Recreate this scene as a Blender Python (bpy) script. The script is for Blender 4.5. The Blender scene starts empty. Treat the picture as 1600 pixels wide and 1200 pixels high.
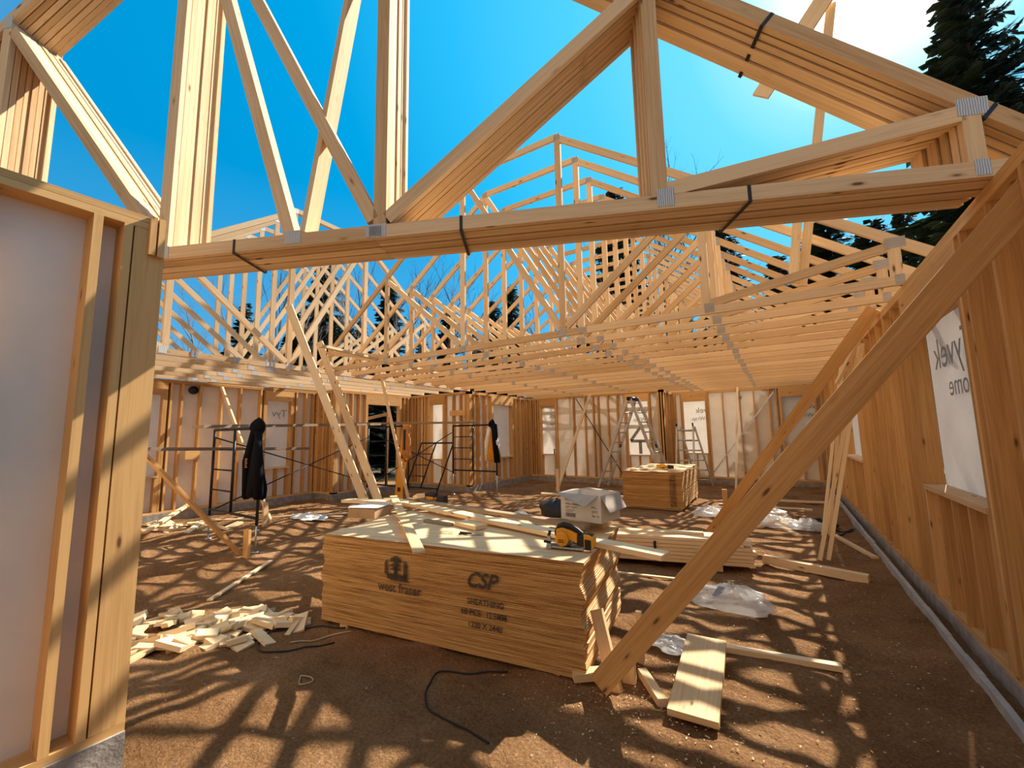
import bpy, math, random
from mathutils import Vector, Matrix, noise
random.seed(7)
R = math.radians
C = bpy.context.scene.collection
scn = bpy.context.scene

# ---------------------------------------------------------------- camera
YAW, PIT, ROL, FPX, EYE = R(-32.391), R(6.813), R(-1.051), 656.44, Vector((0, 0, 1.638))
_f = Vector((math.sin(YAW)*math.cos(PIT), math.cos(YAW)*math.cos(PIT), math.sin(PIT)))
_r = Vector((math.cos(YAW), -math.sin(YAW), 0)); _u = _r.cross(_f)
_r2 = _r*math.cos(ROL) + _u*math.sin(ROL); _u2 = -_r*math.sin(ROL) + _u*math.cos(ROL)
cam = bpy.data.objects.new('camera', bpy.data.cameras.new('camera')); C.objects.link(cam)
m = Matrix((( _r2.x, _u2.x, -_f.x, EYE.x), (_r2.y, _u2.y, -_f.y, EYE.y), (_r2.z, _u2.z, -_f.z, EYE.z), (0, 0, 0, 1)))
cam.matrix_world = m
cam.data.sensor_width = 36; cam.data.sensor_fit = 'HORIZONTAL'; cam.data.lens = FPX/1600*36
cam.data.clip_end = 500; cam.data.clip_start = .02
scn.camera = cam

def at(px, py, ax, val):
    """the point of the place seen at a pixel, on the plane where coordinate ax equals val"""
    d = _r2*((px-800)/FPX) + _u2*((600-py)/FPX) + _f
    return EYE + d*((val-EYE[ax])/d[ax])

# ---------------------------------------------------------------- world, sun, exposure
SUN = Vector((0.1787, 0.7248, 0.6654)).normalized()
w = bpy.data.worlds.new('sky'); scn.world = w; w.use_nodes = True
nt = w.node_tree; nt.nodes.clear()
def N(nt, t, **k):
    n = nt.nodes.new(t)
    for a, b in k.items():
        if a == 'inp':
            for i, x in b.items(): n.inputs[i].default_value = x
        else: setattr(n, a, b)
    return n
def ramp(nt, fac, stops, interp='LINEAR'):
    r = N(nt, 'ShaderNodeValToRGB'); r.color_ramp.interpolation = interp
    e = r.color_ramp.elements
    while len(e) > 1: e.remove(e[0])
    e[0].position = stops[0][0]; e[0].color = (*stops[0][1], 1)
    for p, c in stops[1:]: x = e.new(p); x.color = (*c, 1)
    nt.links.new(fac, r.inputs[0]); return r.outputs[0]
tc = N(nt, 'ShaderNodeTexCoord')
vn = N(nt, 'ShaderNodeVectorMath', operation='NORMALIZE'); nt.links.new(tc.outputs['Generated'], vn.inputs[0])
dt = N(nt, 'ShaderNodeVectorMath', operation='DOT_PRODUCT'); nt.links.new(vn.outputs[0], dt.inputs[0]); dt.inputs[1].default_value = SUN
base = ramp(nt, dt.outputs['Value'], [(0, (.0, .25, .55)), (.45, (0.0, .28, .62)), (.62, (.0, .32, .68)), (.78, (.02, .45, .84)), (.9, (.07, .56, .94)), (.965, (.15, .66, 1.0)), (.985, (.32, .78, 1.0)), (1, (.8, .95, 1.0))])
sp = N(nt, 'ShaderNodeSeparateXYZ'); nt.links.new(vn.outputs[0], sp.inputs[0])
hz = ramp(nt, sp.outputs[2], [(0, (.55,)*3), (.25, (.2,)*3), (.5, (0,)*3)])
mx = N(nt, 'ShaderNodeMix', data_type='RGBA'); nt.links.new(hz, mx.inputs[0]); nt.links.new(base, mx.inputs[6]); mx.inputs[7].default_value = (.30, .60, .85, 1)
gl = ramp(nt, dt.outputs['Value'], [(0, (0,)*3), (.980, (0,)*3), (.994, (.3, .28, .22)), (.999, (3, 2.8, 2.4))])
# added warm fill in the unseen sky behind the camera, warms camera-facing shade
fill_dot = N(nt, 'ShaderNodeVectorMath', operation='DOT_PRODUCT'); nt.links.new(vn.outputs[0], fill_dot.inputs[0]); fill_dot.inputs[1].default_value = Vector((-.12, -.95, .22)).normalized()
fill_fac = ramp(nt, fill_dot.outputs['Value'], [(.12, (0,)*3), (.45, (.6,)*3), (.8, (1,)*3)])
fill_mix = N(nt, 'ShaderNodeMix', data_type='RGBA'); nt.links.new(fill_fac, fill_mix.inputs[0]); nt.links.new(mx.outputs[2], fill_mix.inputs[6]); fill_mix.inputs[7].default_value = (.60, .50, .41, 1)
ad = N(nt, 'ShaderNodeMix', data_type='RGBA', blend_type='ADD'); ad.inputs[0].default_value = 1
nt.links.new(fill_mix.outputs[2], ad.inputs[6]); nt.links.new(gl, ad.inputs[7])
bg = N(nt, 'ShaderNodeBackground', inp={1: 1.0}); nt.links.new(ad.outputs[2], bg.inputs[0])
wo = N(nt, 'ShaderNodeOutputWorld'); nt.links.new(bg.outputs[0], wo.inputs[0])
sl = bpy.data.lights.new('sun', 'SUN'); sl.energy = 8.3; sl.angle = R(.53); sl.color = (1, .93, .80)
so = bpy.data.objects.new('sun', sl); C.objects.link(so); so.location = (4, 16, 15)
so.rotation_euler = SUN.to_track_quat('Z', 'Y').to_euler()
scn.view_settings.view_transform = 'Standard'; scn.view_settings.look = 'None'
scn.view_settings.gamma = 1; scn.view_settings.use_curve_mapping = False
scn.view_settings.exposure = 0.25

# ---------------------------------------------------------------- materials
M = {}
def new_mat(name):
    m = bpy.data.materials.new(name); m.use_nodes = True; M[name] = m
    t = m.node_tree; t.nodes.clear()
    o = N(t, 'ShaderNodeOutputMaterial'); b = N(t, 'ShaderNodeBsdfPrincipled')
    t.links.new(b.outputs[0], o.inputs[0]); return m, t, b, o
def bump(t, b, h, s, d=.01):
    n = N(t, 'ShaderNodeBump', inp={0: s, 1: d}); t.links.new(h, n.inputs['Height']); t.links.new(n.outputs[0], b.inputs['Normal'])
def wood(name, lo, hi, knot=(.16, .065, .02), rough=.72, stain=0.0):
    m, t, b, o = new_mat(name)
    uv = N(t, 'ShaderNodeUVMap'); uv.uv_map = 'UVMap'
    oi = N(t, 'ShaderNodeObjectInfo')
    mp = N(t, 'ShaderNodeVectorMath', operation='MULTIPLY'); mp.inputs[1].default_value = (1.6, 55, 1)
    t.links.new(uv.outputs[0], mp.inputs[0])
    n1 = N(t, 'ShaderNodeTexNoise', inp={'Scale': 1.0, 'Detail': 4, 'Roughness': .6, 'Distortion': .8}); t.links.new(mp.outputs[0], n1.inputs['Vector'])
    mp2 = N(t, 'ShaderNodeVectorMath', operation='MULTIPLY'); mp2.inputs[1].default_value = (.35, 2.2, 1); t.links.new(uv.outputs[0], mp2.inputs[0])
    n2 = N(t, 'ShaderNodeTexNoise', inp={'Scale': 1.0, 'Detail': 2}); t.links.new(mp2.outputs[0], n2.inputs['Vector'])
    s1 = N(t, 'ShaderNodeMath', operation='MULTIPLY_ADD', inp={1: .55, 2: .0}); t.links.new(n1.outputs[0], s1.inputs[0])
    s2 = N(t, 'ShaderNodeMath', operation='MULTIPLY_ADD', inp={1: .55}); t.links.new(n2.outputs[0], s2.inputs[0]); t.links.new(s1.outputs[0], s2.inputs[2])
    s3 = N(t, 'ShaderNodeMath', operation='MULTIPLY_ADD', inp={1: .30}); t.links.new(oi.outputs['Random'], s3.inputs[0]); t.links.new(s2.outputs[0], s3.inputs[2])
    c = ramp(t, s3.outputs[0], [(.42, lo), (.64, tuple((a+b_)/2 for a, b_ in zip(lo, hi))), (.86, hi)])
    # knots
    mp3 = N(t, 'ShaderNodeVectorMath', operation='MULTIPLY'); mp3.inputs[1].default_value = (3.2, 11, 1); t.links.new(uv.outputs[0], mp3.inputs[0])
    vo = N(t, 'ShaderNodeTexVoronoi', inp={'Scale': 1.0, 'Randomness': 1}); t.links.new(mp3.outputs[0], vo.inputs['Vector'])
    kd = ramp(t, vo.outputs['Distance'], [(.0, (1,)*3), (.07, (.95,)*3), (.12, (.25,)*3), (.2, (0,)*3)])
    sc = N(t, 'ShaderNodeSeparateXYZ'); t.links.new(vo.outputs['Color'], sc.inputs[0])
    g = N(t, 'ShaderNodeMath', operation='GREATER_THAN', inp={1: .30}); t.links.new(sc.outputs[0], g.inputs[0])
    km = N(t, 'ShaderNodeMath', operation='MULTIPLY'); t.links.new(kd, km.inputs[0]); t.links.new(g.outputs[0], km.inputs[1])
    x = N(t, 'ShaderNodeMix', data_type='RGBA'); t.links.new(km.outputs[0], x.inputs[0]); t.links.new(c, x.inputs[6]); x.inputs[7].default_value = (*knot, 1)
    t.links.new(x.outputs[2], b.inputs['Base Color']); b.inputs['Roughness'].default_value = rough
    b.inputs['Specular IOR Level'].default_value = .25
    bump(t, b, n1.outputs[0], .25, .002)
    return m
wood('truss_wood', (.50, .295, .13), (.84, .60, .355))
wood('stud_wood', (.40, .185, .055), (.76, .44, .17))
wood('board_wood', (.62, .39, .18), (.90, .67, .40))
wood('weathered_wood', (.16, .11, .07), (.42, .30, .19))
def flat(name, col, rough=.6, metal=0, var=.15, scale=8, bmp=0, bs=40, spec=.4, coat=0):
    m, t, b, o = new_mat(name)
    tc = N(t, 'ShaderNodeTexCoord')
    n = N(t, 'ShaderNodeTexNoise', inp={'Scale': scale, 'Detail': 5}); t.links.new(tc.outputs['Object'], n.inputs['Vector'])
    c = ramp(t, n.outputs[0], [(.3, tuple(x*(1-var) for x in col)), (.7, tuple(min(1, x*(1+var)) for x in col))])
    t.links.new(c, b.inputs['Base Color']); b.inputs['Roughness'].default_value = rough; b.inputs['Metallic'].default_value = metal
    b.inputs['Specular IOR Level'].default_value = spec
    if bmp:
        n2 = N(t, 'ShaderNodeTexNoise', inp={'Scale': bs, 'Detail': 6}); t.links.new(tc.outputs['Object'], n2.inputs['Vector']); bump(t, b, n2.outputs[0], bmp, .01)
    return m
flat('concrete', (.31, .27, .235), .9, bmp=.5, var=.3)
flat('foam_edge', (.42, .40, .37), .8, bmp=.4)
flat('dull_plate', (.42, .37, .32), .5, .1, bmp=.5, bs=60)
flat('black_steel', (.018, .02, .026), .38, .3)
flat('galvanised', (.50, .53, .58), .32, .85)
flat('aluminium', (.55, .52, .48), .42, .5)
flat('black_fabric', (.008, .008, .010), .95, spec=.1, bmp=.6, bs=25)
flat('yellow_fabric', (.62, .25, .015), .85, bmp=.5, bs=20)
flat('white_fabric', (.80, .78, .74), .85)
flat('orange_leather', (.50, .20, .04), .7)
flat('cardboard', (.44, .28, .15), .85)
flat('flap_card', (.46, .38, .31), .85, var=.08)
flat('white_cardboard', (.66, .60, .54), .8, var=.06)
flat('black_plastic', (.014, .012, .011), .5)
flat('tool_yellow', (.80, .34, .012), .35, var=.04)
flat('level_orange', (.85, .36, .03), .35, var=.05)
flat('ink', (.03, .028, .03), .8)
flat('grey_ink', (.30, .29, .28), .8)
flat('bucket_orange', (.62, .22, .03), .5)
flat('strap_black', (.01, .01, .012), .4)
flat('cord_black', (.012, .012, .014), .5)
flat('cord_tan', (.50, .34, .2), .7)
flat('bark', (.085, .062, .045), .95, bmp=.6, bs=12)
flat('pale_bark', (.19, .16, .14), .9)
flat('forest_floor', (.09, .06, .035), .95, var=.5, scale=2)
flat('wood_chip', (.62, .42, .22), .8)
flat('tin_blade', (.60, .60, .62), .25, .9)
# connector plate: galvanised with punched rows
m, t, b, o = new_mat('nail_plate')
tc_ = N(t, 'ShaderNodeTexCoord'); wv = N(t, 'ShaderNodeTexWave', inp={'Scale': 26.0, 'Distortion': 2.5}); t.links.new(tc_.outputs['Object'], wv.inputs[0])
c = ramp(t, wv.outputs['Fac'], [(.25, (.34, .34, .34)), (.5, (.60, .61, .62)), (.8, (.70, .71, .72))])
t.links.new(c, b.inputs['Base Color']); b.inputs['Metallic'].default_value = .15; b.inputs['Roughness'].default_value = .5; bump(t, b, wv.outputs['Fac'], .6, .004)
# plywood edges
m, t, b, o = new_mat('plywood')
uv = N(t, 'ShaderNodeUVMap'); uv.uv_map = 'UVMap'; oi = N(t, 'ShaderNodeObjectInfo')
geo = N(t, 'ShaderNodeNewGeometry'); sx = N(t, 'ShaderNodeSeparateXYZ'); t.links.new(geo.outputs['Normal'], sx.inputs[0])
ab = N(t, 'ShaderNodeMath', operation='ABSOLUTE'); t.links.new(sx.outputs[2], ab.inputs[0])
mp = N(t, 'ShaderNodeVectorMath', operation='MULTIPLY'); mp.inputs[1].default_value = (3, 420, 1); t.links.new(uv.outputs[0], mp.inputs[0])
av = N(t, 'ShaderNodeVectorMath', operation='ADD'); t.links.new(mp.outputs[0], av.inputs[0])
cr = N(t, 'ShaderNodeCombineXYZ'); mr = N(t, 'ShaderNodeMath', operation='MULTIPLY', inp={1: 77.}); t.links.new(oi.outputs['Random'], mr.inputs[0]); t.links.new(mr.outputs[0], cr.inputs[0]); t.links.new(cr.outputs[0], av.inputs[1])
n1 = N(t, 'ShaderNodeTexNoise', inp={'Scale': 1., 'Detail': 3}); t.links.new(av.outputs[0], n1.inputs['Vector'])
rs = N(t, 'ShaderNodeMath', operation='MULTIPLY_ADD', inp={1: .16, 2: -.08}); t.links.new(oi.outputs['Random'], rs.inputs[0])
ra = N(t, 'ShaderNodeMath', operation='ADD'); t.links.new(rs.outputs[0], ra.inputs[0]); t.links.new(n1.outputs[0], ra.inputs[1])
edge = ramp(t, ra.outputs[0], [(.36, (.16, .06, .015)), (.5, (.58, .29, .085)), (.7, (.80, .50, .20))])
mp = N(t, 'ShaderNodeVectorMath', operation='MULTIPLY'); mp.inputs[1].default_value = (.8, 14, 1); t.links.new(uv.outputs[0], mp.inputs[0])
n3 = N(t, 'ShaderNodeTexNoise', inp={'Scale': 1., 'Detail': 5, 'Distortion': 1.2}); t.links.new(mp.outputs[0], n3.inputs['Vector'])
face = ramp(t, n3.outputs[0], [(.3, (.66, .43, .22)), (.55, (.80, .57, .32)), (.8, (.86, .66, .42))])
x = N(t, 'ShaderNodeMix', data_type='RGBA'); gt = N(t, 'ShaderNodeMath', operation='GREATER_THAN', inp={1: .7}); t.links.new(ab.outputs[0], gt.inputs[0])
t.links.new(gt.outputs[0], x.inputs[0]); t.links.new(edge, x.inputs[6]); t.links.new(face, x.inputs[7])
t.links.new(x.outputs[2], b.inputs['Base Color']); b.inputs['Roughness'].default_value = .8; b.inputs['Specular IOR Level'].default_value = .2
# dirt
m, t, b, o = new_mat('dirt')
tc_ = N(t, 'ShaderNodeTexCoord')
n1 = N(t, 'ShaderNodeTexNoise', inp={'Scale': 1.3, 'Detail': 6, 'Roughness': .65}); t.links.new(tc_.outputs['Object'], n1.inputs['Vector'])
n2 = N(t, 'ShaderNodeTexNoise', inp={'Scale': 55., 'Detail': 6, 'Roughness': .75}); t.links.new(tc_.outputs['Object'], n2.inputs['Vector'])
a = N(t, 'ShaderNodeMath', operation='MULTIPLY_ADD', inp={1: .55}); t.links.new(n2.outputs[0], a.inputs[0])
a2 = N(t, 'ShaderNodeMath', operation='MULTIPLY', inp={1: .5}); t.links.new(n1.outputs[0], a2.inputs[0]); t.links.new(a2.outputs[0], a.inputs[2])
c = ramp(t, a.outputs[0], [(.36, (.15, .070, .028)), (.5, (.33, .165, .068)), (.6, (.46, .25, .115)), (.72, (.66, .44, .25))])
t.links.new(c, b.inputs['Base Color']); b.inputs['Roughness'].default_value = .95; b.inputs['Specular IOR Level'].default_value = .1
n4 = N(t, 'ShaderNodeTexNoise', inp={'Scale': 14., 'Detail': 8, 'Roughness': .7}); t.links.new(tc_.outputs['Object'], n4.inputs['Vector'])
bump(t, b, n4.outputs[0], 1.0, .09)
# house wrap seen from inside; daylight comes through it
def wrap(name, col, tr, wr):
    m, t, b, o = new_mat(name)
    tc = N(t, 'ShaderNodeTexCoord'); n = N(t, 'ShaderNodeTexNoise', inp={'Scale': 3., 'Detail': 6, 'Roughness': .6}); t.links.new(tc.outputs['Object'], n.inputs['Vector'])
    c = ramp(t, n.outputs[0], [(.3, tuple(x*.9 for x in col)), (.65, col)])
    t.links.new(c, b.inputs['Base Color']); b.inputs['Roughness'].default_value = .6
    bump(t, b, n.outputs[0], wr, .05)
    tl = N(t, 'ShaderNodeBsdfTranslucent'); t.links.new(c, tl.inputs[0])
    mxs = N(t, 'ShaderNodeMixShader', inp={0: tr}); t.links.new(b.outputs[0], mxs.inputs[1]); t.links.new(tl.outputs[0], mxs.inputs[2]); t.links.new(mxs.outputs[0], o.inputs[0])
wrap('foam_sheathing', (.86, .76, .64), .09, .15)
wrap('house_wrap', (.90, .82, .72), .26, .9)
wrap('needles', (.030, .050, .022), .2, .1)
def plastic(name, col, alpha):
    m, t, b, o = new_mat(name)
    b.inputs['Base Color'].default_value = (*col, 1); b.inputs['Roughness'].default_value = .22
    tp = N(t, 'ShaderNodeBsdfTransparent'); tl = N(t, 'ShaderNodeBsdfTranslucent', inp={0: (*col, 1)})
    a = N(t, 'ShaderNodeMixShader', inp={0: .35}); t.links.new(b.outputs[0], a.inputs[1]); t.links.new(tl.outputs[0], a.inputs[2])
    c = N(t, 'ShaderNodeMixShader', inp={0: alpha}); t.links.new(tp.outputs[0], c.inputs[1]); t.links.new(a.outputs[0], c.inputs[2]); t.links.new(c.outputs[0], o.inputs[0])
plastic('clear_plastic', (.85, .83, .80), .5)
# stencil ink broken by the gaps between sheets
m, t, b, o = new_mat('stencil_ink')
b.inputs['Base Color'].default_value = (.035, .03, .03, 1); b.inputs['Roughness'].default_value = .8
geo = N(t, 'ShaderNodeNewGeometry'); sx = N(t, 'ShaderNodeSeparateXYZ'); t.links.new(geo.outputs['Position'], sx.inputs[0])
md = N(t, 'ShaderNodeMath', operation='WRAP', inp={1: .0125, 2: 0.}); md.inputs[0].default_value = 0
sub = N(t, 'ShaderNodeMath', operation='SUBTRACT', inp={1: .012}); t.links.new(sx.outputs[2], sub.inputs[0])
t.links.new(sub.outputs[0], md.inputs[0])
gg = N(t, 'ShaderNodeMath', operation='GREATER_THAN', inp={1: .0096}); t.links.new(md.outputs[0], gg.inputs[0])
tp = N(t, 'ShaderNodeBsdfTransparent'); mxs = N(t, 'ShaderNodeMixShader'); t.links.new(gg.outputs[0], mxs.inputs[0]); t.links.new(b.outputs[0], mxs.inputs[1]); t.links.new(tp.outputs[0], mxs.inputs[2]); t.links.new(mxs.outputs[0], o.inputs[0])

# ---------------------------------------------------------------- mesh helpers
class G:
    def __init__(s): s.v = []; s.f = []; s.uv = []; s.sm = []
    def add(s, vs, fs, uvs=None, smooth=False):
        o = len(s.v); s.v += [tuple(v) for v in vs]
        for i, f in enumerate(fs):
            s.f.append(tuple(o+k for k in f)); s.sm.append(smooth)
            s.uv += uvs[i] if uvs else [(vs[k][0], vs[k][1]+vs[k][2]) for k in f]
    def beam(s, a, b, w, h, up=(0, 0, 1), ca=0, cb=0):
        """timber from a to b, w across, h along up; ca/cb slide the top edge of the ends (bevel cut)"""
        a = Vector(a); b = Vector(b); d = b-a; L = d.length; d.normalize(); up = Vector(up)
        if abs(d.dot(up)) > .98: up = Vector((0, 1, 0)) if abs(d.y) < .9 else Vector((1, 0, 0))
        x = d.cross(up).normalized(); z = x.cross(d).normalized()
        o = random.random()*50, random.random()*50
        P = [a-x*w/2-z*h/2, a+x*w/2-z*h/2, a+x*w/2+z*h/2+d*ca, a-x*w/2+z*h/2+d*ca]
        P += [b-x*w/2-z*h/2, b+x*w/2-z*h/2, b+x*w/2+z*h/2-d*cb, b-x*w/2+z*h/2-d*cb]
        F = [(0, 1, 5, 4), (1, 2, 6, 5), (2, 3, 7, 6), (3, 0, 4, 7), (3, 2, 1, 0), (4, 5, 6, 7)]
        def q(v0, v1): return [(o[0], o[1]+v0), (o[0], o[1]+v1), (o[0]+L, o[1]+v1), (o[0]+L, o[1]+v0)]
        U = [q(0, w), q(w, w+h), q(w+h, 2*w+h), q(2*w+h, 2*w+2*h)]
        e = [(o[0]+9+0, o[1]), (o[0]+9+.02, o[1]), (o[0]+9+.02, o[1]+.02), (o[0]+9, o[1]+.02)]
        s.add(P, F, U+[e, e])
        return s
    def box(s, lo, hi):
        lo = Vector(lo); hi = Vector(hi); c = (lo+hi)/2; d = hi-lo
        ax = max(range(3), key=lambda i: d[i])
        if ax == 0: return s.beam((lo.x, c.y, c.z), (hi.x, c.y, c.z), d.y, d.z)
        if ax == 1: return s.beam((c.x, lo.y, c.z), (c.x, hi.y, c.z), d.x, d.z)
        return s.beam((c.x, c.y, lo.z), (c.x, c.y, hi.z), d.x, d.y, up=(0, 1, 0))
    def tube(s, pts, r, n=8, cap=True):
        pts = [Vector(p) for p in pts]; rs = r if isinstance(r, (list, tuple)) else [r]*len(pts)
        prev = None; V = []; F = []
        for i, p in enumerate(pts):
            d = (pts[min(i+1, len(pts)-1)]-pts[max(i-1, 0)]).normalized()
            if prev is None: prev = d.orthogonal().normalized()
            x = (prev-d*prev.dot(d)).normalized(); y = d.cross(x); prev = x
            V += [p+(x*math.cos(2*math.pi*k/n)+y*math.sin(2*math.pi*k/n))*rs[i] for k in range(n)]
        for i in range(len(pts)-1):
            for k in range(n): F.append((i*n+k, i*n+(k+1) % n, (i+1)*n+(k+1) % n, (i+1)*n+k))
        if cap: F.append(tuple(range(n))[::-1]); F.append(tuple((len(pts)-1)*n+k for k in range(n)))
        s.add(V, F, smooth=True); return s
    def loft(s, rings, cap=True, smooth=True):
        n = len(rings[0]); V = [v for r in rings for v in r]; F = []
        for i in range(len(rings)-1):
            for k in range(n): F.append((i*n+k, i*n+(k+1) % n, (i+1)*n+(k+1) % n, (i+1)*n+k))
        if cap: F.append(tuple(range(n))[::-1]); F.append(tuple((len(rings)-1)*n+k for k in range(n)))
        s.add(V, F, smooth=smooth); return s
    def prism(s, prof, depth, mat=None):
        """outline prof in local x,z pushed from y=0 to y=depth"""
        n = len(prof); V = [(x, 0, z) for x, z in prof]+[(x, depth, z) for x, z in prof]
        F = [tuple(range(n)), tuple(range(n, 2*n))[::-1]]+[(k, k+n, (k+1) % n+n, (k+1) % n) for k in range(n)]
        if mat: V = [mat @ Vector(v) for v in V]
        s.add(V, F); return s
    def build(s, name, mat, parent=None, bevel=0, solid=0, sub=0):
        me = bpy.data.meshes.new(name); me.from_pydata([tuple(v) for v in s.v], [], s.f)
        l = me.uv_layers.new(name='UVMap'); l.data.foreach_set('uv', [c for p in s.uv for c in p])
        me.polygons.foreach_set('use_smooth', s.sm); me.update()
        o = bpy.data.objects.new(name, me); C.objects.link(o)
        for k in (mat if isinstance(mat, (list, tuple)) else [mat]): me.materials.append(M[k])
        if parent: o.parent = parent
        if solid: q = o.modifiers.new('s', 'SOLIDIFY'); q.thickness = solid
        if bevel: q = o.modifiers.new('b', 'BEVEL'); q.width = bevel; q.segments = 2; q.limit_method = 'ANGLE'
        if sub: q = o.modifiers.new('u', 'SUBSURF'); q.levels = q.render_levels = sub
        return o
def tag(o, label=None, cat=None, group=None, kind=None):
    if label: o['label'] = label
    if cat: o['category'] = cat
    if group: o['group'] = group
    if kind: o['kind'] = kind
    return o
def empty(name, label=None, cat=None, group=None, loc=(0, 0, 0), rz=0, kind=None):
    o = bpy.data.objects.new(name, None); C.objects.link(o); o.location = loc; o.rotation_euler.z = rz; o.empty_display_size = .1
    return tag(o, label, cat, group, kind)
def copy_tree(o, parent=None):
    c = o.copy(); C.objects.link(c); c.parent = parent
    for ch in [x for x in bpy.data.objects if x.parent == o]: copy_tree(ch, c)
    return c
def rot(ax, a): return Matrix.Rotation(a, 4, ax)
def text(name, s, size, mat, loc, rx, parent=None, mirror=False, shear=0, align='LEFT', bold=0, kind=None, space=1):
    cu = bpy.data.curves.new(name, 'FONT'); cu.body = s; cu.size = size; cu.shear = shear; cu.align_x = align; cu.offset = bold; cu.extrude = .0004; cu.space_character = space
    t = bpy.data.objects.new(name+'_tmp', cu); C.objects.link(t)
    me = bpy.data.meshes.new_from_object(t); bpy.data.objects.remove(t); bpy.data.curves.remove(cu)
    me.name = name; me.materials.clear(); me.materials.append(M[mat])
    o = bpy.data.objects.new(name, me); C.objects.link(o)
    o.matrix_world = Matrix.Translation(loc) @ rx @ (Matrix.Scale(-1, 4, (1, 0, 0)) if mirror else Matrix.Identity(4))
    if parent: o.parent = parent
    return o
def gz(x, y):
    """height of the dirt"""
    h = .035*noise.noise(Vector((x*.7, y*.7, 0)))+.030*noise.noise(Vector((x*1.7, y*2.9, 5)))+.020*noise.noise(Vector((x*4.2, y*6.5, 9)))
    h += .014*(1-abs(2*noise.noise(Vector((x*2.2, y*3.6, 21)))))
    return h + .05*max(0, min(1, (x-.5)/.5)) - .022

# ---------------------------------------------------------------- ground
nx, ny = 250, 290; x0, x1, y0, y1 = -13.5, 2.4, -3.2, 16.2
V = []
for j in range(ny+1):
    for i in range(nx+1):
        x = x0+(x1-x0)*i/nx; y = y0+(y1-y0)*j/ny; z = gz(x, y)
        z += .008*noise.noise(Vector((x*12, y*14, 2)))
        V.append((x, y, z))
g = G(); g.add(V, [(j*(nx+1)+i, j*(nx+1)+i+1, (j+1)*(nx+1)+i+1, (j+1)*(nx+1)+i) for j in range(ny) for i in range(nx)], smooth=True)
tag(g.build('floor', 'dirt'), kind='structure')
g = G(); g.add([(-90, -60, -.12), (90, -60, -.12), (90, 120, -.12), (-90, 120, -.12)], [(0, 1, 2, 3)])
tag(g.build('ground_outside', 'forest_floor'), kind='structure')

# ---------------------------------------------------------------- walls
ZB, ZT = .15, 2.93; D = .14
wn = [0]
def wall(name, p0, p1, out, studs, openings=(), label=None, found=True):
    """p0-p1: line of the inner face; out: unit vector outwards; openings (s0, s1, z0, z1, kind)"""
    p0 = Vector((*p0, 0)); p1 = Vector((*p1, 0)); d = (p1-p0); L = d.length; d.normalize(); o = Vector((*out, 0))
    def P(s_, n, z): return p0+d*s_+o*n+Vector((0, 0, z))
    root = empty(name, kind='structure')
    def bx(nm, s0, s1, n0, n1, z0, z1, mat='stud_wood'):
        g = G(); a = s1-s0; b = n1-n0; c = z1-z0
        if c >= a and c >= b: g.beam(P((s0+s1)/2, (n0+n1)/2, z0), P((s0+s1)/2, (n0+n1)/2, z1), b, a, up=d)
        else: g.beam(P(s0, (n0+n1)/2, (z0+z1)/2), P(s1, (n0+n1)/2, (z0+z1)/2), b, c)
        return g.build(nm, mat, root)
    bx('bottom_plate', 0, L, 0, D, ZB, ZB+.038) if not any(q[4] == 'door' for q in openings) else [bx('bottom_plate', a, b, 0, D, ZB, ZB+.038) for a, b in ((0, [q for q in openings if q[4] == 'door'][0][0]), ([q for q in openings if q[4] == 'door'][0][1], L)) if b-a > .05]
    bx('top_plate', 0, L, 0, D, ZT-.038, ZT); bx('top_plate', 0, L, 0, D, ZT-.078, ZT-.040)
    zs = ZT-.078
    for s_ in studs:
        if any(a-.09 < s_ < b+.09 for a, b, *_ in openings): continue
        bx('stud', s_-.019, s_+.019, 0, D, ZB+.038, zs)
    for (a, b, z0, z1, kd) in openings:
        for e, sg in ((a, -1), (b, 1)):
            bx('jack_stud', *sorted((e, e+sg*.038)), 0, D, ZB+.038, z1)
            bx('king_stud', *sorted((e+sg*.040, e+sg*.078)), 0, D, ZB+.038, zs)
        bx('header', a-.038, b+.038, 0, D, z1, zs)
        if kd != 'door':
            bx('window_sill', a-.005, b+.005, -.012, D, z0-.038, z0, 'truss_wood')
            k = max(1, round((b-a)/.38))
            for i in range(k+1):
                s_ = a+.019+(b-a-.038)*i/k; bx('cripple_stud', s_-.019, s_+.019, 0, D, ZB+.038, z0-.038)
    # sheathing around the openings
    g = G(); cuts = sorted(openings, key=lambda q: q[0]); s_ = 0
    def pan(s0, s1, z0, z1):
        if s1-s0 > .01 and z1-z0 > .01:
            vs = [P(s0, D+.001, z0), P(s1, D+.001, z0), P(s1, D+.001, z1), P(s0, D+.001, z1)]; g.add(vs, [(0, 1, 2, 3)])
    for (a, b, z0, z1, kd) in cuts:
        pan(s_, a, ZB, ZT)
        if kd != 'door': pan(a, b, ZB, z0)
        pan(a, b, z1, ZT); s_ = b
    pan(s_, L, ZB, ZT)
    if g.v: g.build('sheathing', 'foam_sheathing', root)
    if found:
        bx('foundation', 0, L, -.015, D+.1, -.35, ZB, 'concrete')
    wins = []
    for (a, b, z0, z1, kd) in openings:
        if kd == 'door': continue
        wn[0] += 1; g = G(); n = 10; m_ = 16; VV = []
        for j in range(m_+1):
            for i in range(n+1):
                s2 = a+(b-a)*i/n; z2 = z0+(z1-z0)*j/m_; e = math.sin(math.pi*i/n)*math.sin(math.pi*j/m_)
                VV.append(P(s2, D+.004+.018*e*noise.noise(Vector((s2*4, z2*3, a*7))), z2))
        g.add(VV, [(j*(n+1)+i, j*(n+1)+i+1, (j+1)*(n+1)+i+1, (j+1)*(n+1)+i) for j in range(m_) for i in range(n)], smooth=True)
        wins.append(tag(g.build('window_%d' % wn[0], 'house_wrap'), kind='structure'))
    return root, P, wins
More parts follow.
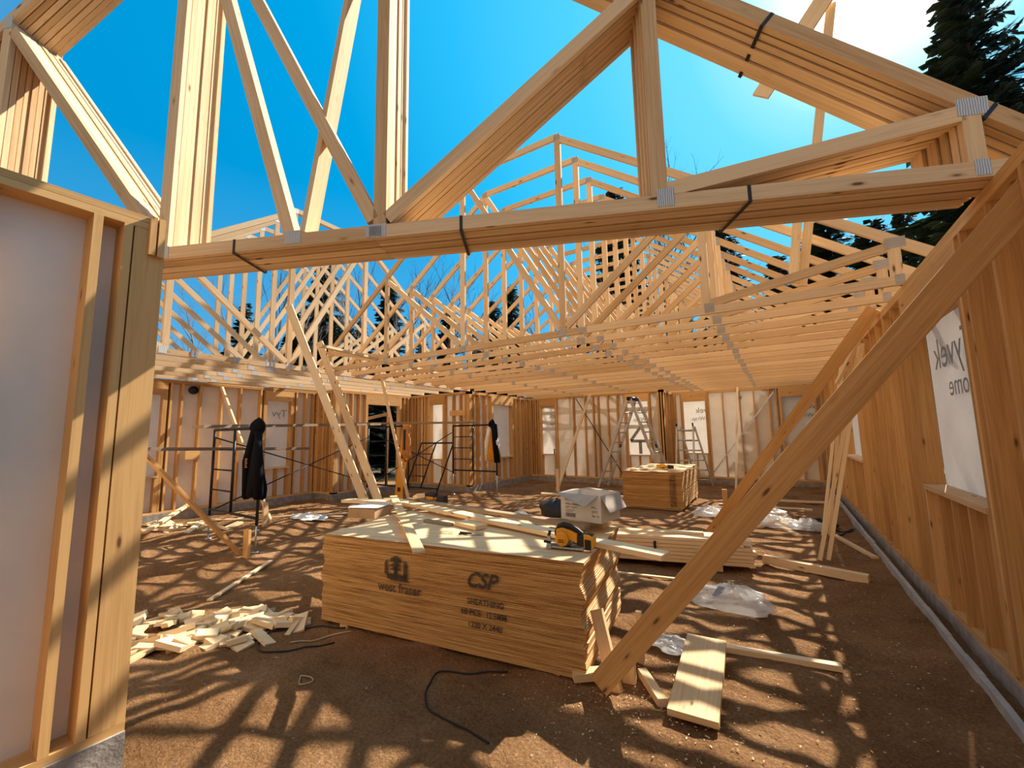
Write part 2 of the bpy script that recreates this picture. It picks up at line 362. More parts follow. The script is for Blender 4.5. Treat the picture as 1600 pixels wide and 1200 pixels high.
def spaced(a, b, st=.4064): 
    r = []; x = a
    while x < b: r.append(x); x += st
    return r
# right wall, x = 1.04, running away from the camera
RW, RP, RWin = wall('wall_right', (1.04, -1.6), (1.04, 14.8), (1, 0), [.019]+spaced(.38, 16.3)+[16.38], [(1.6+3.83, 1.6+5.22, 1.13, 2.52, 'w'), (1.6+8.62, 1.6+10.6, 1.13, 2.52, 'w')])
# back walls
BE, _, BEW = wall('wall_back', (-3.0, 14.8), (1.04, 14.8), (0, 1), [.02, .06, .25]+[4.04-.02]+[1.07, 1.49, 1.97, 2.36, 2.76, 2.95], [(.30, .98, .92, 2.6, 'w'), (3.08, 3.86, .92, 2.6, 'w')])
BJ, _, _ = wall('wall_back_step', (-3.0, 13.4), (-3.0, 14.8), (-1, 0), [.019, .06, .1, .45, .9, 1.2, 1.37])
BW, _, BWW = wall('wall_back_left', (-7.72, 13.4), (-3.0, 13.4), (0, 1), [.02, .12, .2, .30]+[1.7, 2.12, 2.42, 2.6, 2.93, 3.25, 4.56, 4.62, 4.70], [(.42, .98, .92, 2.6, 'w'), (3.56, 4.24, .92, 2.6, 'w')])
BS, _, BSW = wall('wall_back_side', (-7.72, 9.8), (-7.72, 13.4), (-1, 0), [.02, .12, .24, .5, .84, 2.62, 2.9, 3.2, 3.34, 3.58], [(1.22, 2.36, .92, 2.6, 'w')])
BN, _, BNW = wall('wall_nook', (-10.1, 9.8), (-7.72, 9.8), (0, 1), [.02, .16, .28, .48, .56, 1.72, 1.99, 2.20, 2.36], [(.80, 1.32, .92, 2.6, 'w')])
BD, _, _ = wall('wall_door', (-10.1, 7.0), (-10.1, 9.8), (-1, 0), [.02, .06, .1, .3, .56, .8, 2.5, 2.66, 2.78], [(1.08, 2.28, .15, 2.58, 'door')])
BK, _, _ = wall('wall_left_step', (-10.9, 7.0), (-10.1, 7.0), (0, 1), [.02, .06, .28, .42, .6, .76])
WL, _, WLW = wall('wall_left', (-10.9, .91), (-10.9, 7.0), (-1, 0), [.02]+[2.72, 2.92, 3.27, 3.70, 4.10, 4.57, 5.49, 5.76, 5.98, 6.07]+[.4, .8, 1.2, 1.6], [(2.0, 2.58, .92, 2.6, 'w'), (4.72, 5.34, .92, 2.6, 'w')])
WF, _, _ = wall('wall_front_left', (-10.9, .92), (-3.15, .92), (0, -1), spaced(.02, 7.7))
WG, GP, _ = wall('wall_front_stub', (-3.0, -1.8), (-3.0, .91), (-1, 0), [.02, .45, .86, 1.2, 1.61, 2.02, 2.419, 2.543])
# built-up post at the end of the stub wall, and two short blocks at its head
g = G(); g.beam((-3.019, .84, ZB+.04), (-3.019, .84, ZT-.08), .14, .036, up=(1, 0, 0)); g.build('corner_post', 'stud_wood', WG)
g = G(); g.beam((-3.09, .84, ZB+.04), (-3.09, .84, ZT-.08), .138, .10, up=(1, 0, 0)); g.build('corner_post', 'stud_wood', WG)
for y in (.845, .885):
    g = G(); g.beam((-2.985, y, 2.70), (-2.985, y, 2.93), .030, .026, up=(1, 0, 0)); g.build('head_block', 'stud_wood', WG)
g = G(); g.beam((-2.994, .835, ZT-.2), (-2.994, .835, ZT+.004), .15, .006, up=(1, 0, 0))
# strip of buried insulation along the right wall
g = G(); pts = []
y = -1.5
while y < 14.6:
    g.beam((.925+.012*noise.noise(Vector((0, y*2, 0))), y, .02), (.925+.012*noise.noise(Vector((0, (y+.3)*2, 0))), y+.3, .02), .035, .17+.02*noise.noise(Vector((3, y*3, 0)))); y += .3
g.build('insulation_edge', 'foam_edge', RW)
# metal let-in braces on the back walls
g = G(); g.beam((-5.9+.0, 13.39, 2.82), (-4.35, 13.39, .28), .004, .03, up=(1, 0, 0)); g.build('metal_brace', 'black_steel', BW)
g = G(); g.beam((-2.02+.1, 14.785, .3), (-.12, 14.785, 2.75), .006, .035, up=(1, 0, 0)); g.build('metal_brace', 'galvanised', BE)
# mirrored print seen through the wrap
def print_wrap(win, loc, rx, a, b, s1, s2):
    for body, s_, dz in ((a, s1, 0), (b, s2, -.24)):
        o = text('wrap_lettering', body, s_, 'grey_ink', Vector(loc)+Vector((0, 0, dz)), rx, mirror=True)
        mw = o.matrix_world.copy(); o.parent = win; o.matrix_world = mw
RB = rot('X', R(90))
for wdw, xx, zz in ((BEW[0], -2.37, 2.22), (BEW[1], .50, 2.22)):
    print_wrap(wdw, (xx+.40, 14.915, zz), RB, 'vek', 'eWrap.', .26, .17)
print_wrap(BWW[0], (-6.78, 13.515, 2.18), RB, 'ek', 'rap.', .25, .16)
print_wrap(BWW[1], (-3.50, 13.515, 2.22), RB, 'vek', 'eWrap.', .27, .17)
g = G(); g.beam((-3.50, 13.516, 1.35), (-4.10, 13.516, 1.35), .004, .09); g.beam((-4.10, 13.516, 1.36), (-3.72, 13.516, 1.86), .004, .09, up=(1, 0, 0)); g.beam((-3.80, 13.516, 1.33), (-3.80, 13.516, .95), .004, .10, up=(1, 0, 0)); g.build('wrap_print', 'grey_ink', BWW[1])
RR = Matrix(((0, 0, 1, 0), (-1, 0, 0, 0), (0, 1, 0, 0), (0, 0, 0, 1)))
print_wrap(RWin[0], (1.160, 4.10, 2.12), Matrix(((0, 0, -1, 0), (-1, 0, 0, 0), (0, 1, 0, 0), (0, 0, 0, 1))), 'Tyvek', 'Home', .36, .24)
RL = Matrix(((0, 0, 1, 0), (1, 0, 0, 0), (0, 1, 0, 0), (0, 0, 0, 1)))
print_wrap(WLW[1], (-11.02, 6.20, 2.2), RL, 'Tyv', '', .26, .17)

# ---------------------------------------------------------------- roof trusses
def make_truss(name, label, group, kind='main', webs='full'):
    """local x along the span from heel to heel, z up from the bearing, 38 mm thick"""
    T = empty(name, label, 'roof truss', group); w = .038; h = .089
    if kind == 'main': L, a, b_, zt, sl = 8.83, 3.55, 5.28, 2.96, .73
    elif kind == 'stack': L, a, b_, zt, sl = 9.70, 3.55, 6.15, 2.96, .73
    else: L, a, b_, zt, sl = 9.30, 3.80, 5.50, 3.22, .75
    def bm(nm, p, q, hh=h, dy=0): g = G(); g.beam((p[0], dy, p[1]), (q[0], dy, q[1]), w, hh, up=(1, 0, 0) if abs(p[0]-q[0]) < .01 else (0, 0, 1)); return g.build(nm, 'truss_wood', T)
    c = h/2; off = h/2/math.cos(math.atan(sl))
    bm('bottom_chord', (0, c), (L*.37, c)); bm('bottom_chord', (L*.37+.003, c), (L, c))
    def top(s): return (.37+sl*s if s < a else zt if s < b_ else .37+sl*(L-s)) if kind != 'stack' or s <= b_ else zt-sl*(s-b_)
    bm('top_chord', (-.25, top(0)-.25*sl-off), (a+.02, zt-off)); bm('top_chord', (a, zt-c), (b_, zt-c)); 
    bm('top_chord', (b_-.02, zt-off), (L+.2, top(L)-.2*sl-off))
    V1 = 1.78; V4 = L-1.78 if kind != 'stack' else 6.97
    if kind == 'left': V1 = 1.9; V4 = L-1.9
    if kind == 'stack': Cb = 5.23
    else: Cb = b_
    bm('web', (.17, h), (.17, top(.17)-off-.02)); bm('web', (L-.17, h), (L-.17, top(L-.17)-off-.02))
    for s in (V1, a, Cb, V4): bm('web', (s, h), (s, top(s)-h-(.0 if s in (a, b_) else .02)))
    bm('web', (V1+.0-.04, h+.03), (.20, top(.17)-h-.03)); 
    bm('web', (a-.05, h+.04), (V1+.05, top(V1)-h-.09)); bm('web', (Cb+.05, h+.04), (V4-.05, top(V4)-h-.09))
    if kind != 'stack': bm('web', (V4+.04, h+.03), (L-.20, top(L-.17)-h-.03))
    if webs != 'simple': bm('web', (a+.05, h+.04), (Cb-(.20 if kind == 'stack' else .04), zt-h-.04))
    if webs == 'w':
        s = 4.18; bm('web', (s+.06, h+.02), (Cb-.10, zt-h-.02), dy=-.0385); bm('web', (s-.06, h+.02), (a+.14, zt-h-.02), dy=-.0385)
    for (s, z, pw, ph) in ((V1-.03, c+.025, .10, .11), (a+.01, c+.005, .12, .09), (Cb, c+.005, .12, .09), (V4, c+.02, .11, .10), (.155, c+.01, .07, .09), (.16, top(.17)-.09, .15, .10), (a, zt-.06, .10, .09), (b_, zt-.06, .10, .09), (V1, top(V1)-.1, .09, .11), (V4, top(V4)-.1, .09, .11), (L*.37, c, .11, .07), (4.18, c+.02, .12, .09))[:12 if webs == 'w' else 11]:
        g = G()
        for y in (-w/2-.0012, w/2+.0012): g.beam((s-pw/2, y, z), (s+pw/2, y, z), .002, ph)
        g.build('nail_plate', 'nail_plate' if kind != 'main' else 'dull_plate', T)
    return T
proto = make_truss('roof_truss', 'pale flat-topped roof truss, nearest one of the row standing over the room', 'flat-topped roof trusses standing across the room')
proto.location = (1.18, 5.06, ZT); proto.rotation_euler.z = math.pi
ord_ = ['second', 'third', 'fourth']
for i in range(1, 17):
    t_ = copy_tree(proto); t_.location = (1.18+random.uniform(-.015, .015), 5.06+.61*i, ZT)
    t_['label'] = ('pale flat-topped roof truss, %s nearest of the row over the room' % ord_[i-1]) if i < 4 else 'pale roof truss in the far part of the closely spaced ceiling row'
# leaned stack of the same trusses close to the camera
A = R(23.0); nrm = Vector((-math.sin(A), math.cos(A), 0))
st0 = make_truss('stacked_truss', 'unplaced roof truss bundled in the big stack overhead, nearest one', 'roof trusses bundled in the stack overhead', 'stack', 'w')
st1 = make_truss('stacked_truss', 'unplaced roof truss strapped inside the big stack overhead', 'roof trusses bundled in the stack overhead', 'stack', 'w')
st2 = make_truss('stacked_truss', 'unplaced roof truss strapped inside the big stack overhead', 'roof trusses bundled in the stack overhead', 'stack', 'simple')
for i in range(8):
    t_ = (st0, st1, st2)[i] if i < 3 else copy_tree(st2)
    t_.location = Vector((1.13, 3.14, ZT+.002))+nrm*(.019+.0445*i)+Vector((random.uniform(-.02, .02), 0, random.uniform(0, .006))); t_.rotation_euler.z = math.pi+A
    if i == 7: t_['label'] = 'unplaced roof truss at the far side of the big stack overhead'
    if i > 3:
        pass
# steel-band straps round the stack
def strap(s, z0, z1, tilt=0):
    O = Vector((1.13, 3.14, ZT)); t = Vector((-math.cos(A), -math.sin(A), 0)); g = G(); th = .352
    c0 = O+t*s; a_ = c0-nrm*.006+Vector((0, 0, z0-.006)); b_ = c0-nrm*.006+Vector((0, 0, z1+.006)); c_ = a_+nrm*(th+.012)+t*tilt; d_ = b_+nrm*(th+.012)+t*tilt
    for p, q in ((a_, b_), (a_, c_), (c_, d_), (b_, d_)):
        u = t if abs((q-p).normalized().z) > .5 else Vector((0, 0, 1)); g.beam(p, q, .003 if u is t else .02, .02 if u is t else .003, up=u)
    return g
for s, lb in ((1.28, 'right'), (2.98, 'middle'), (4.62, 'left')):
    tag(strap(s, 0, .089, .05).build('binding_strap', 'strap_black'), 'black binding strap round the bottom chords of the truss stack, %s one' % lb, 'strap', 'black straps on the truss stack')
def slope_strap(s0, lb):
    O = Vector((1.13, 3.14, ZT)); t = Vector((-math.cos(A), -math.sin(A), 0)); zt_ = .37+.73*s0; k = Vector((0, 0, 1))
    a_ = O+t*(s0-.004)+k*(zt_+.006)-nrm*.007; b_ = O+t*(s0+.062)+k*(zt_-.070)-nrm*.007; c_ = a_+nrm*.366; d_ = b_+nrm*.366; g = G(); u = (t+k*.73).normalized()
    for p, q in ((a_, b_), (a_, c_), (c_, d_), (b_, d_)): g.beam(p, q, .003, .022, up=u)
    tag(g.build('binding_strap', 'strap_black'), lb, 'strap', 'black straps on the truss stack')
slope_strap(1.07, 'black binding strap round the sloping top chords of the truss stack')
slope_strap(.04, 'black binding strap at the low right end of the sloping top chords')
# trusses over the left bay, running away from the camera
lt = make_truss('roof_truss', 'doubled timber girder truss along the left bay with metal joist hangers', 'roof trusses over the left bay', 'left')
lt.location = (-7.75, .55, ZT); lt.rotation_euler.z = math.pi/2
for k in range(12):
    g = G(); sx_ = .45+.61*k+1.07-1.07
    g.beam((sx_-.03, -.024, .015), (sx_-.03, -.024, .10), .006, .03, up=(1, 0, 0)); g.beam((sx_+.03, -.024, .015), (sx_+.03, -.024, .10), .006, .03, up=(1, 0, 0)); g.beam((sx_, -.05, .008), (sx_, -.022, .008), .07, .006)
    g.build('joist_hanger', 'galvanised', lt)
for i, x in enumerate((-7.79, -8.4, -9.0, -9.62, -10.22, -10.8)):
    t_ = copy_tree(lt)
    for ch in [q for q in bpy.data.objects if q.parent == t_ and q.name.startswith('joist_hanger')]: bpy.data.objects.remove(ch)
    t_.location = (x, .55, ZT); t_['label'] = 'second ply of the timber girder truss along the left bay' if i == 0 else 'pale timber roof truss in the row above the far left bay'
# long lateral braces lying on the truss chords
def stick(name, a, b, w, h, label, cat, mat='board_wood', up=(0, 0, 1), group=None, bevel=.002):
    g = G(); g.beam(a, b, w, h, up=up); return tag(g.build(name, mat, bevel=bevel), label, cat, group)
stick('catwalk_board', at(500, 540, 2, 3.045), at(690, 585, 2, 3.045), .089, .038, 'loose pale board bridging across the ends of the ceiling trusses', 'board')
stick('temporary_brace', (.31, 5.37, 3.16), (.83, 5.37, 6.26), .038, .089, 'tall thin board rising through the right end of the roof trusses', 'brace', up=(1, 0, 0))
stick('temporary_brace', (.23, 5.33, 3.2), (.42, 5.33, 4.55), .038, .089, 'short board beside the tall thin board among the right roof trusses', 'brace', up=(1, 0, 0))
stick('temporary_brace', (.10, 5.29, 5.44), (1.12, 5.29, 6.75), .038, .184, 'wide slanting board above the roof trusses at upper right', 'brace', up=(1, 0, 0))
stick('temporary_brace', (.26, 5.25, 5.50), (.5, 5.25, 5.82), .038, .14, 'stubby board end behind the wide slanting board at upper right', 'brace', up=(1, 0, 0))

# ---------------------------------------------------------------- braces
FN = Vector((.84, -.53, 0))
stick('wall_brace', (-1.115, 2.735, .03), (1.17, 2.895, 2.845), .038, .14, 'long wide plank propped from the ground up to the right wall in the foreground', 'brace', 'stud_wood', up=(-.8, 0, .6))
stick('wall_brace', at(1110, 832, 2, 0.02), at(1366, 482, 0, 1.0), .038, .14, 'second long plank propped behind the foreground one against the right wall', 'brace', 'stud_wood', up=(-.8, 0, .6))
stick('ground_stake', (-1.20, 2.95, .40), (-1.01, 2.80, -.1), .089, .038, 'upright wooden stake at the foot of the foreground brace', 'stake', up=(0, 1, 0))
stick('ground_stake', (-1.00, 2.98, .17), (-.98, 2.94, -.1), .089, .038, 'short stake half buried beside the foreground brace foot', 'stake', up=(0, 1, 0))
stick('ground_stake', (-.985, 3.22, .34), (-.97, 3.20, -.1), .04, .038, 'thin stake behind the foot of the foreground brace', 'stake', up=(0, 1, 0))
stick('foot_block', (-1.30, 2.74, .035), (-1.10, 2.90, .035), .089, .05, 'short block lying crosswise under the foreground brace foot', 'block')
stick('ground_stake', (-1.10, 9.9, .42), (-1.10, 9.9, -.1), .09, .05, 'stake in the ground at the foot of the second long brace', 'stake', 'stud_wood')
stick('wall_brace', (-6.60, 3.12, .04), (-6.42, 1.0, 2.62), .038, .14, 'long plank slanting down from the left post to a stake in the dirt', 'brace', 'stud_wood', up=(1, 0, 0))
stick('ground_stake', (-6.50, 3.17, .36), (-6.46, 3.15, -.1), .14, .038, 'stake at the foot of the plank slanting down on the left', 'stake', 'stud_wood', up=(0, 1, 0))
stick('wall_brace', (-8.36, 4.5, .02), (-10.86, 4.55, 2.85), .038, .089, 'thin board propped from the dirt to the left wall behind the scaffold', 'brace')
stick('ground_stake', (-8.45, 4.42, .42), (-8.42, 4.42, -.1), .05, .089, 'stake by the foot of the thin board behind the black hoodie', 'stake')
stick('wall_brace', at(591, 838, 2, .02), at(451, 478, 0, -7.66), .14, .038, 'left one of two long boards leaning against the left girder truss', 'brace', up=(.5, -.8, 0), group='two long leaning boards')
stick('wall_brace', at(612, 838, 2, .02), at(499, 535, 0, -7.66), .14, .038, 'right one of two long boards leaning against the left girder truss', 'brace', up=(.5, -.8, 0), group='two long leaning boards')
stick('wall_brace', at(639, 784, 2, .02), at(594, 580, 0, -7.70), .07, .038, 'single thin board rising past the orange level to the ceiling trusses', 'brace', up=(.5, -.8, 0))
stick('wall_brace', (-5.56, 11.08, .02), at(922, 616, 1, 13.38), .089, .038, 'slanting board propped against the left half of the back wall', 'brace', up=(0, 1, .5))
stick('ground_stake', (-5.50, 11.02, .62), (-5.50, 11.02, -.1), .09, .05, 'stake at the foot of the slanting board by the back wall', 'stake')
stick('wall_brace', at(1150, 782, 2, .02), at(1152, 600, 1, 14.78), .05, .038, 'thin board standing before the right half of the back wall', 'brace', up=(0, 1, .5))
for (a, b, lb) in (((1195+60, 880), (1360, 500), ''), ((1281, 882), (1344, 622), ''), ((1293, 880), (1352, 600), ''), ((1263, 840), (1305, 640), ''), ((1283, 830), (1312, 640), '')):
    pass
for k, (fx, fy, tx, ty, lb) in enumerate(((.27, 6.52, 1.0, 7.35, 'nearest left'), (.36, 6.58, 1.0, 7.15, 'nearest right'), (.40, 8.0, 1.0, 9.6, 'far left'), (.49, 8.05, 1.0, 9.3, 'far right'))):
    stick('strapping_board', (fx, fy, .04), (tx, ty, 2.75), .019, .045, 'thin strapping board leaning on the right wall, %s of four' % lb, 'board', 'board_wood', up=(1, 0, 0), group='strapping boards leaning on the right wall')
stick('strapping_board', (.72, 7.5, 2.28), (1.03, 6.75, 2.98), .07, .038, 'short board nailed at the head of the right wall', 'board', up=(1, 0, 0))

# ---------------------------------------------------------------- plywood stacks
def stack(cx, cy, ang, z0, n, L, W, lab_top, lab, grp, jag):
    g = G(); g.beam((0, W/2, .005), (L, W/2, .005), W, .0100)
    p = g.build('plywood_sheet', 'plywood'); tag(p, lab, 'plywood', grp)
    dx = dy = 0
    for i in range(n):
        o = p if i == 0 else p.copy()
        if i: C.objects.link(o)
        dx = dx*.82+random.uniform(-1, 1)*jag; ddx = dx
        if i > n*.25: ddx += .012*math.sin(i*.35)*(jag > .004)
        o.location = (cx+math.cos(ang)*ddx, cy+math.sin(ang)*ddx, z0+i*.0125); o.rotation_euler.z = ang
        if i == n-1: o['label'] = lab_top
    return p
PX, PY, PA, PZ = -3.638, 2.447, R(7.46), .012
stack(PX, PY, PA, PZ, 60, 2.44, 1.22, 'top sheathing sheet of the foreground stack, under the circular saw', 'plywood sheathing sheet in the stencilled foreground stack', 'sheathing sheets in the foreground stack', .006)
for x in (.25, 1.2, 2.2):
    a_ = Vector((PX, PY, 0))+Vector((math.cos(PA), math.sin(PA), 0))*x
    stick('dunnage_block', a_+Vector((0, .02, -.02)), a_+Vector((-.15, 1.15, -.02)), .09, .06, 'timber bearer under the foreground plywood stack', 'block', group='bearers under the foreground stack')
stack(-3.02, 9.22, R(2), .06, 59, 1.22, 2.30, 'top sheathing sheet of the far stack by the ladders', 'sheathing sheet in the far stack in front of the back wall', 'sheathing sheets in the far stack', .002)
for y in (9.4, 10.3, 11.2):
    stick('dunnage_block', (-3.0, y, .03), (-1.85, y, .03), .09, .06, 'timber bearer under the far plywood stack', 'block', group='bearers under the far stack')
# rough edges and stencil rows of the far stack
g = G()
for j in range(40):
    for i in range(4):
        if random.random() < .9: g.beam((-2.04+.032*i+.004, 9.208+.001*i, .11+.0165*j), (-2.04+.032*i+.026, 9.209+.001*i, .11+.0165*j), .001, .009)
tag(g.build('stencil_print', 'ink'), 'column of dark stencilled bars at the corner of the far stack', 'stencil')
# stencils of the foreground stack
RS = rot('Z', PA) @ rot('X', R(90))
def on_front(u, z): return Vector((PX, PY, PZ+z))+Vector((math.cos(PA), math.sin(PA), 0))*u+Vector((math.sin(PA), -math.cos(PA), 0))*.016
def stencil(name, body, size, u, z, label, shear=0, bold=0, sx=1, font_space=1):
    o = text(name, body, size, 'stencil_ink', on_front(u, z), RS @ Matrix.Diagonal((sx, 1, 1, 1)), shear=shear, bold=bold, space=font_space); tag(o, label, 'stencil'); return o
stencil('stencil_lettering', 'west fraser', .100, .668, .350, 'black stencilled words west fraser on the plywood stack', bold=.0020, sx=.98)
stencil('stencil_lettering', 'CSP', .150, 1.530, .488, 'black stencilled slanting letters CSP on the plywood stack', shear=.35, bold=.0045)
stencil('stencil_lettering', 'SHEATHING', .058, 1.542, .364, 'black stencilled word SHEATHING on the plywood stack', bold=.0016, sx=.98)
stencil('stencil_lettering', '60 PCS', .062, 1.485, .284, 'black stencilled words 60 PCS on the plywood stack', bold=.0016, sx=.95)
stencil('stencil_lettering', '12.5MM', .062, 1.700, .282, 'black stencilled size 12.5MM on the plywood stack', bold=.0012, sx=.85)
stencil('stencil_lettering', '1220 X 2440', .058, 1.545, .200, 'black stencilled line 1220 X 2440 on the plywood stack', bold=.0014, sx=.95)
# tree-and-wing emblem
def em(polys):
    g = G()
    for pl in polys: g.prism([(x, y) for x, y in pl], .0006, Matrix.Translation(on_front(0, 0)) @ rot('Z', PA))
    return g
U0, Z0 = .735, .452
def sc_(pl): return [(U0+x*.00115, Z0+y*.00092) for x, y in pl]
emb = em([sc_([(25, 0), (215, 0), (230, -12), (60, -12)]), sc_([(25, 0), (200, 0), (200, 45), (25, 45)]),
          sc_([(0, 40), (32, 20), (32, 60), (28, 62), (28, 165), (10, 150), (0, 130)]), sc_([(205, 130), (205, -5), (172, 12), (172, 170), (190, 160)]),
          sc_([(85, 40), (118, 40), (118, 110), (85, 110)]), sc_([(45, 75), (158, 75), (102, 120)]), sc_([(45, 110), (158, 110), (101, 155)]), sc_([(50, 145), (154, 145), (150, 175), (101, 205), (52, 175)])])
tag(emb.build('stencil_emblem', 'stencil_ink'), 'black stencilled tree emblem above the words on the plywood stack', 'stencil')

# ---------------------------------------------------------------- things on the foreground stack
ZP = PZ+.75
stick('plank', (-4.42, 3.88, ZP+.062), (-.74, 3.10, ZP+.022), .14, .038, 'longest plank lying along the back edge of the plywood stack', 'board')
stick('plank', (-4.2, 4.02, ZP+.05), (-1.50, 3.55, ZP+.062), .089, .038, 'narrow plank behind the saw on the back of the stack', 'board', 'weathered_wood')
stick('plank', (-4.95, 3.62, ZP+.045), (-3.95, 3.78, ZP+.055), .14, .038, 'short plank sticking out beyond the left end of the stack', 'board')
stick('plank', (-4.35, 3.25, ZP+.06), (-4.02, 3.50, ZP+.04), .12, .038, 'pale offcut behind the small brown box', 'board')
stick('plank', (-4.25, 3.82, ZP+.115), (-2.31, 2.33, ZP+.028), .089, .019, 'flat lath slanting over the stack and past its front edge', 'board', up=(0, .0, 1))
stick('offcut', (-3.95, 3.93, ZP+.10), (-3.78, 3.83, ZP+.15), .10, .05, 'pointed offcut on top of the planks left of the level', 'block')
stick('offcut', (-3.17, 3.28, ZP+.012), (-2.78, 3.24, ZP+.012), .06, .02, 'thin brown offcut lying on the plywood top', 'block', 'weathered_wood')
stick('offcut', (-2.74, 3.32, ZP+.022), (-2.42, 3.24, ZP+.022), .14, .038, 'pale rectangular block on the plywood top', 'block')
stick('offcut', (-1.55, 3.40, ZP+.012), (-1.30, 3.36, ZP+.012), .05, .02, 'small thin offcut behind the circular saw', 'block')
# small brown box with a loose lid
bo = empty('parts_box', 'small brown cardboard box with its lid tilted open on the plywood stack', 'box', loc=(-3.93, 3.20, ZP+.005), rz=R(14))
g = G(); g.beam((-.17, 0, .05), (.17, 0, .05), .30, .10); g.build('box_body', 'cardboard', bo)
g = G(); g.beam((-.18, 0, .108), (.18, .02, .112), .33, .006); g.build('lid', 'white_cardboard', bo)
# carpenter's pliers and string
tl = empty('pliers', 'dark pliers lying in the middle of the plywood top', 'pliers', loc=(-2.38, 3.05, ZP+.012), rz=R(20))
g = G(); g.tube([(-.12, .02, 0), (-.03, .0, 0), (.02, -.01, 0)], .009, 6); g.build('handle', 'black_plastic', tl)
g = G(); g.tube([(-.11, -.05, 0), (-.03, -.012, 0), (.02, .0, 0)], .009, 6); g.build('handle', 'black_plastic', tl)
g = G(); g.loft([[(x, y*s, z*.014) for y, z in ((-.02, -.5), (.02, -.5), (.02, .5), (-.02, .5))] for x, s in ((.0, 1), (.04, 1.1), (.11, .3))], smooth=False); g.build('jaw', 'tin_blade', tl)
g = G(); g.tube([(-2.62+.07*math.cos(t_*.5), 2.98+.035*math.sin(t_*.5), ZP+.006) for t_ in range(14)], .003, 5); tag(g.build('string_loop', 'cord_tan'), 'small loop of tan string left of the pliers', 'string')
# circular saw, local x along the blade, battery on the right
def circular_saw(loc, rz):
    S = empty('circular_saw', 'yellow and black cordless circular saw on the right corner of the plywood stack', 'circular saw', loc=loc, rz=rz)
    def disc(nm, x, z, y0, y1, r, mat, n=28, a0=0, a1=360, bev=.004):
        pr_ = [(x+r*math.cos(R(a0+(a1-a0)*k/n)), z+r*math.sin(R(a0+(a1-a0)*k/n))) for k in range(n if a1-a0 == 360 else n+1)]
        g = G(); g.prism(pr_, y1-y0, Matrix.Translation((0, y0, 0))); return g.build(nm, mat, S, bevel=bev)
    g = G(); g.beam((-.16, .02, .006), (.14, .02, .006), .15, .004); g.build('shoe_plate', 'black_steel', S)
    g = G(); g.beam((-.16, -.05, .012), (.14, -.05, .012), .008, .018); g.build('shoe_rail', 'tin_blade', S)
    disc('blade_guard', -.02, .095, .02, .065, .088, 'black_plastic', 30, -8, 188)
    disc('lower_guard', -.02, .085, .03, .055, .080, 'galvanised', 24, 180, 350)
    disc('blade', -.02, .088, .040, .043, .082, 'tin_blade', 40)
    disc('motor_housing', -.02, .085, -.085, .02, .058, 'tool_yellow', 8, bev=.012)
    disc('motor_cap', -.02, .085, -.094, -.080, .040, 'tool_yellow', 8, bev=.006)
    for z in (.065, .075, .085):
        g = G(); g.beam((-.045, -.0955, z), (.005, -.0955, z), .003, .004); g.build('vent_slot', 'black_plastic', S)
    g = G(); g.loft([[(x, y0+.022*math.cos(k*math.pi/4)*w_, z+.026*math.sin(k*math.pi/4)*w_) for k in range(8)] for x, z, w_, y0 in ((-.095, .12, .8, -.01), (-.07, .165, .9, -.01), (-.02, .185, 1, -.015), (.04, .178, .95, -.02), (.10, .150, .9, -.02), (.145, .115, 1, -.02))]); g.build('top_handle', 'black_plastic', S, bevel=.003)
    g = G(); g.loft([[(x, y, z) for y, z in ((-.055, z0), (.01, z0), (.01, z1), (-.055, z1))] for x, z0, z1 in ((-.075, .10, .155), (-.02, .11, .168), (.05, .075, .150), (.10, .06, .13))], smooth=False); g.build('side_cover', 'tool_yellow', S, bevel=.008)
    g = G(); g.loft([[(x, y, z) for y, z in ((-.05, z0), (.015, z0), (.015, z1), (-.05, z1))] for x, z0, z1 in ((.09, .045, .12), (.15, .03, .125), (.185, .035, .12))], smooth=False); g.build('rear_grip', 'black_plastic', S, bevel=.01)
    g = G(); g.loft([[(x, y, z) for y, z in ((-.075, z0), (.03, z0), (.03, z1), (-.075, z1))] for x, z0, z1 in ((.155, .025, .135), (.20, .02, .13), (.235, .035, .11))], smooth=False); b_ = g.build('battery', 'tool_yellow', S, bevel=.012)
    g = G(); g.loft([[(x, y, z) for y, z in ((-.079, z0), (-.072, z0), (-.072, z1), (-.079, z1))] for x, z0, z1 in ((.165, .02, .10), (.215, .02, .095))], smooth=False); g.build('battery_face', 'black_plastic', b_)
    g = G(); g.beam((.16, -.024, .137), (.225, -.024, .128), .05, .006); g.build('battery_latch', 'black_plastic', b_)
    g = G(); g.loft([[(x+dx_, y, z) for x, z in ((-.02, 0), (.02, 0), (.015, .10), (-.015, .10))] for y, dx_ in ((-.06, -.135), (-.045, -.135))], smooth=False); g.build('depth_bracket', 'galvanised', S)
    g = G(); g.tube([(-.175, -.06, .055), (-.12, -.055, .05)], .011, 8); g.build('bevel_knob', 'black_plastic', S)
    g = G(); g.tube([(-.135, -.04, .03), (-.14, -.04, .10), (-.13, -.03, .135)], .012, 8); g.build('front_grip', 'black_plastic', S)
    return S
cs = circular_saw((-1.45, 3.03, ZP+.003), R(8)); cs.scale = (.95,)*3
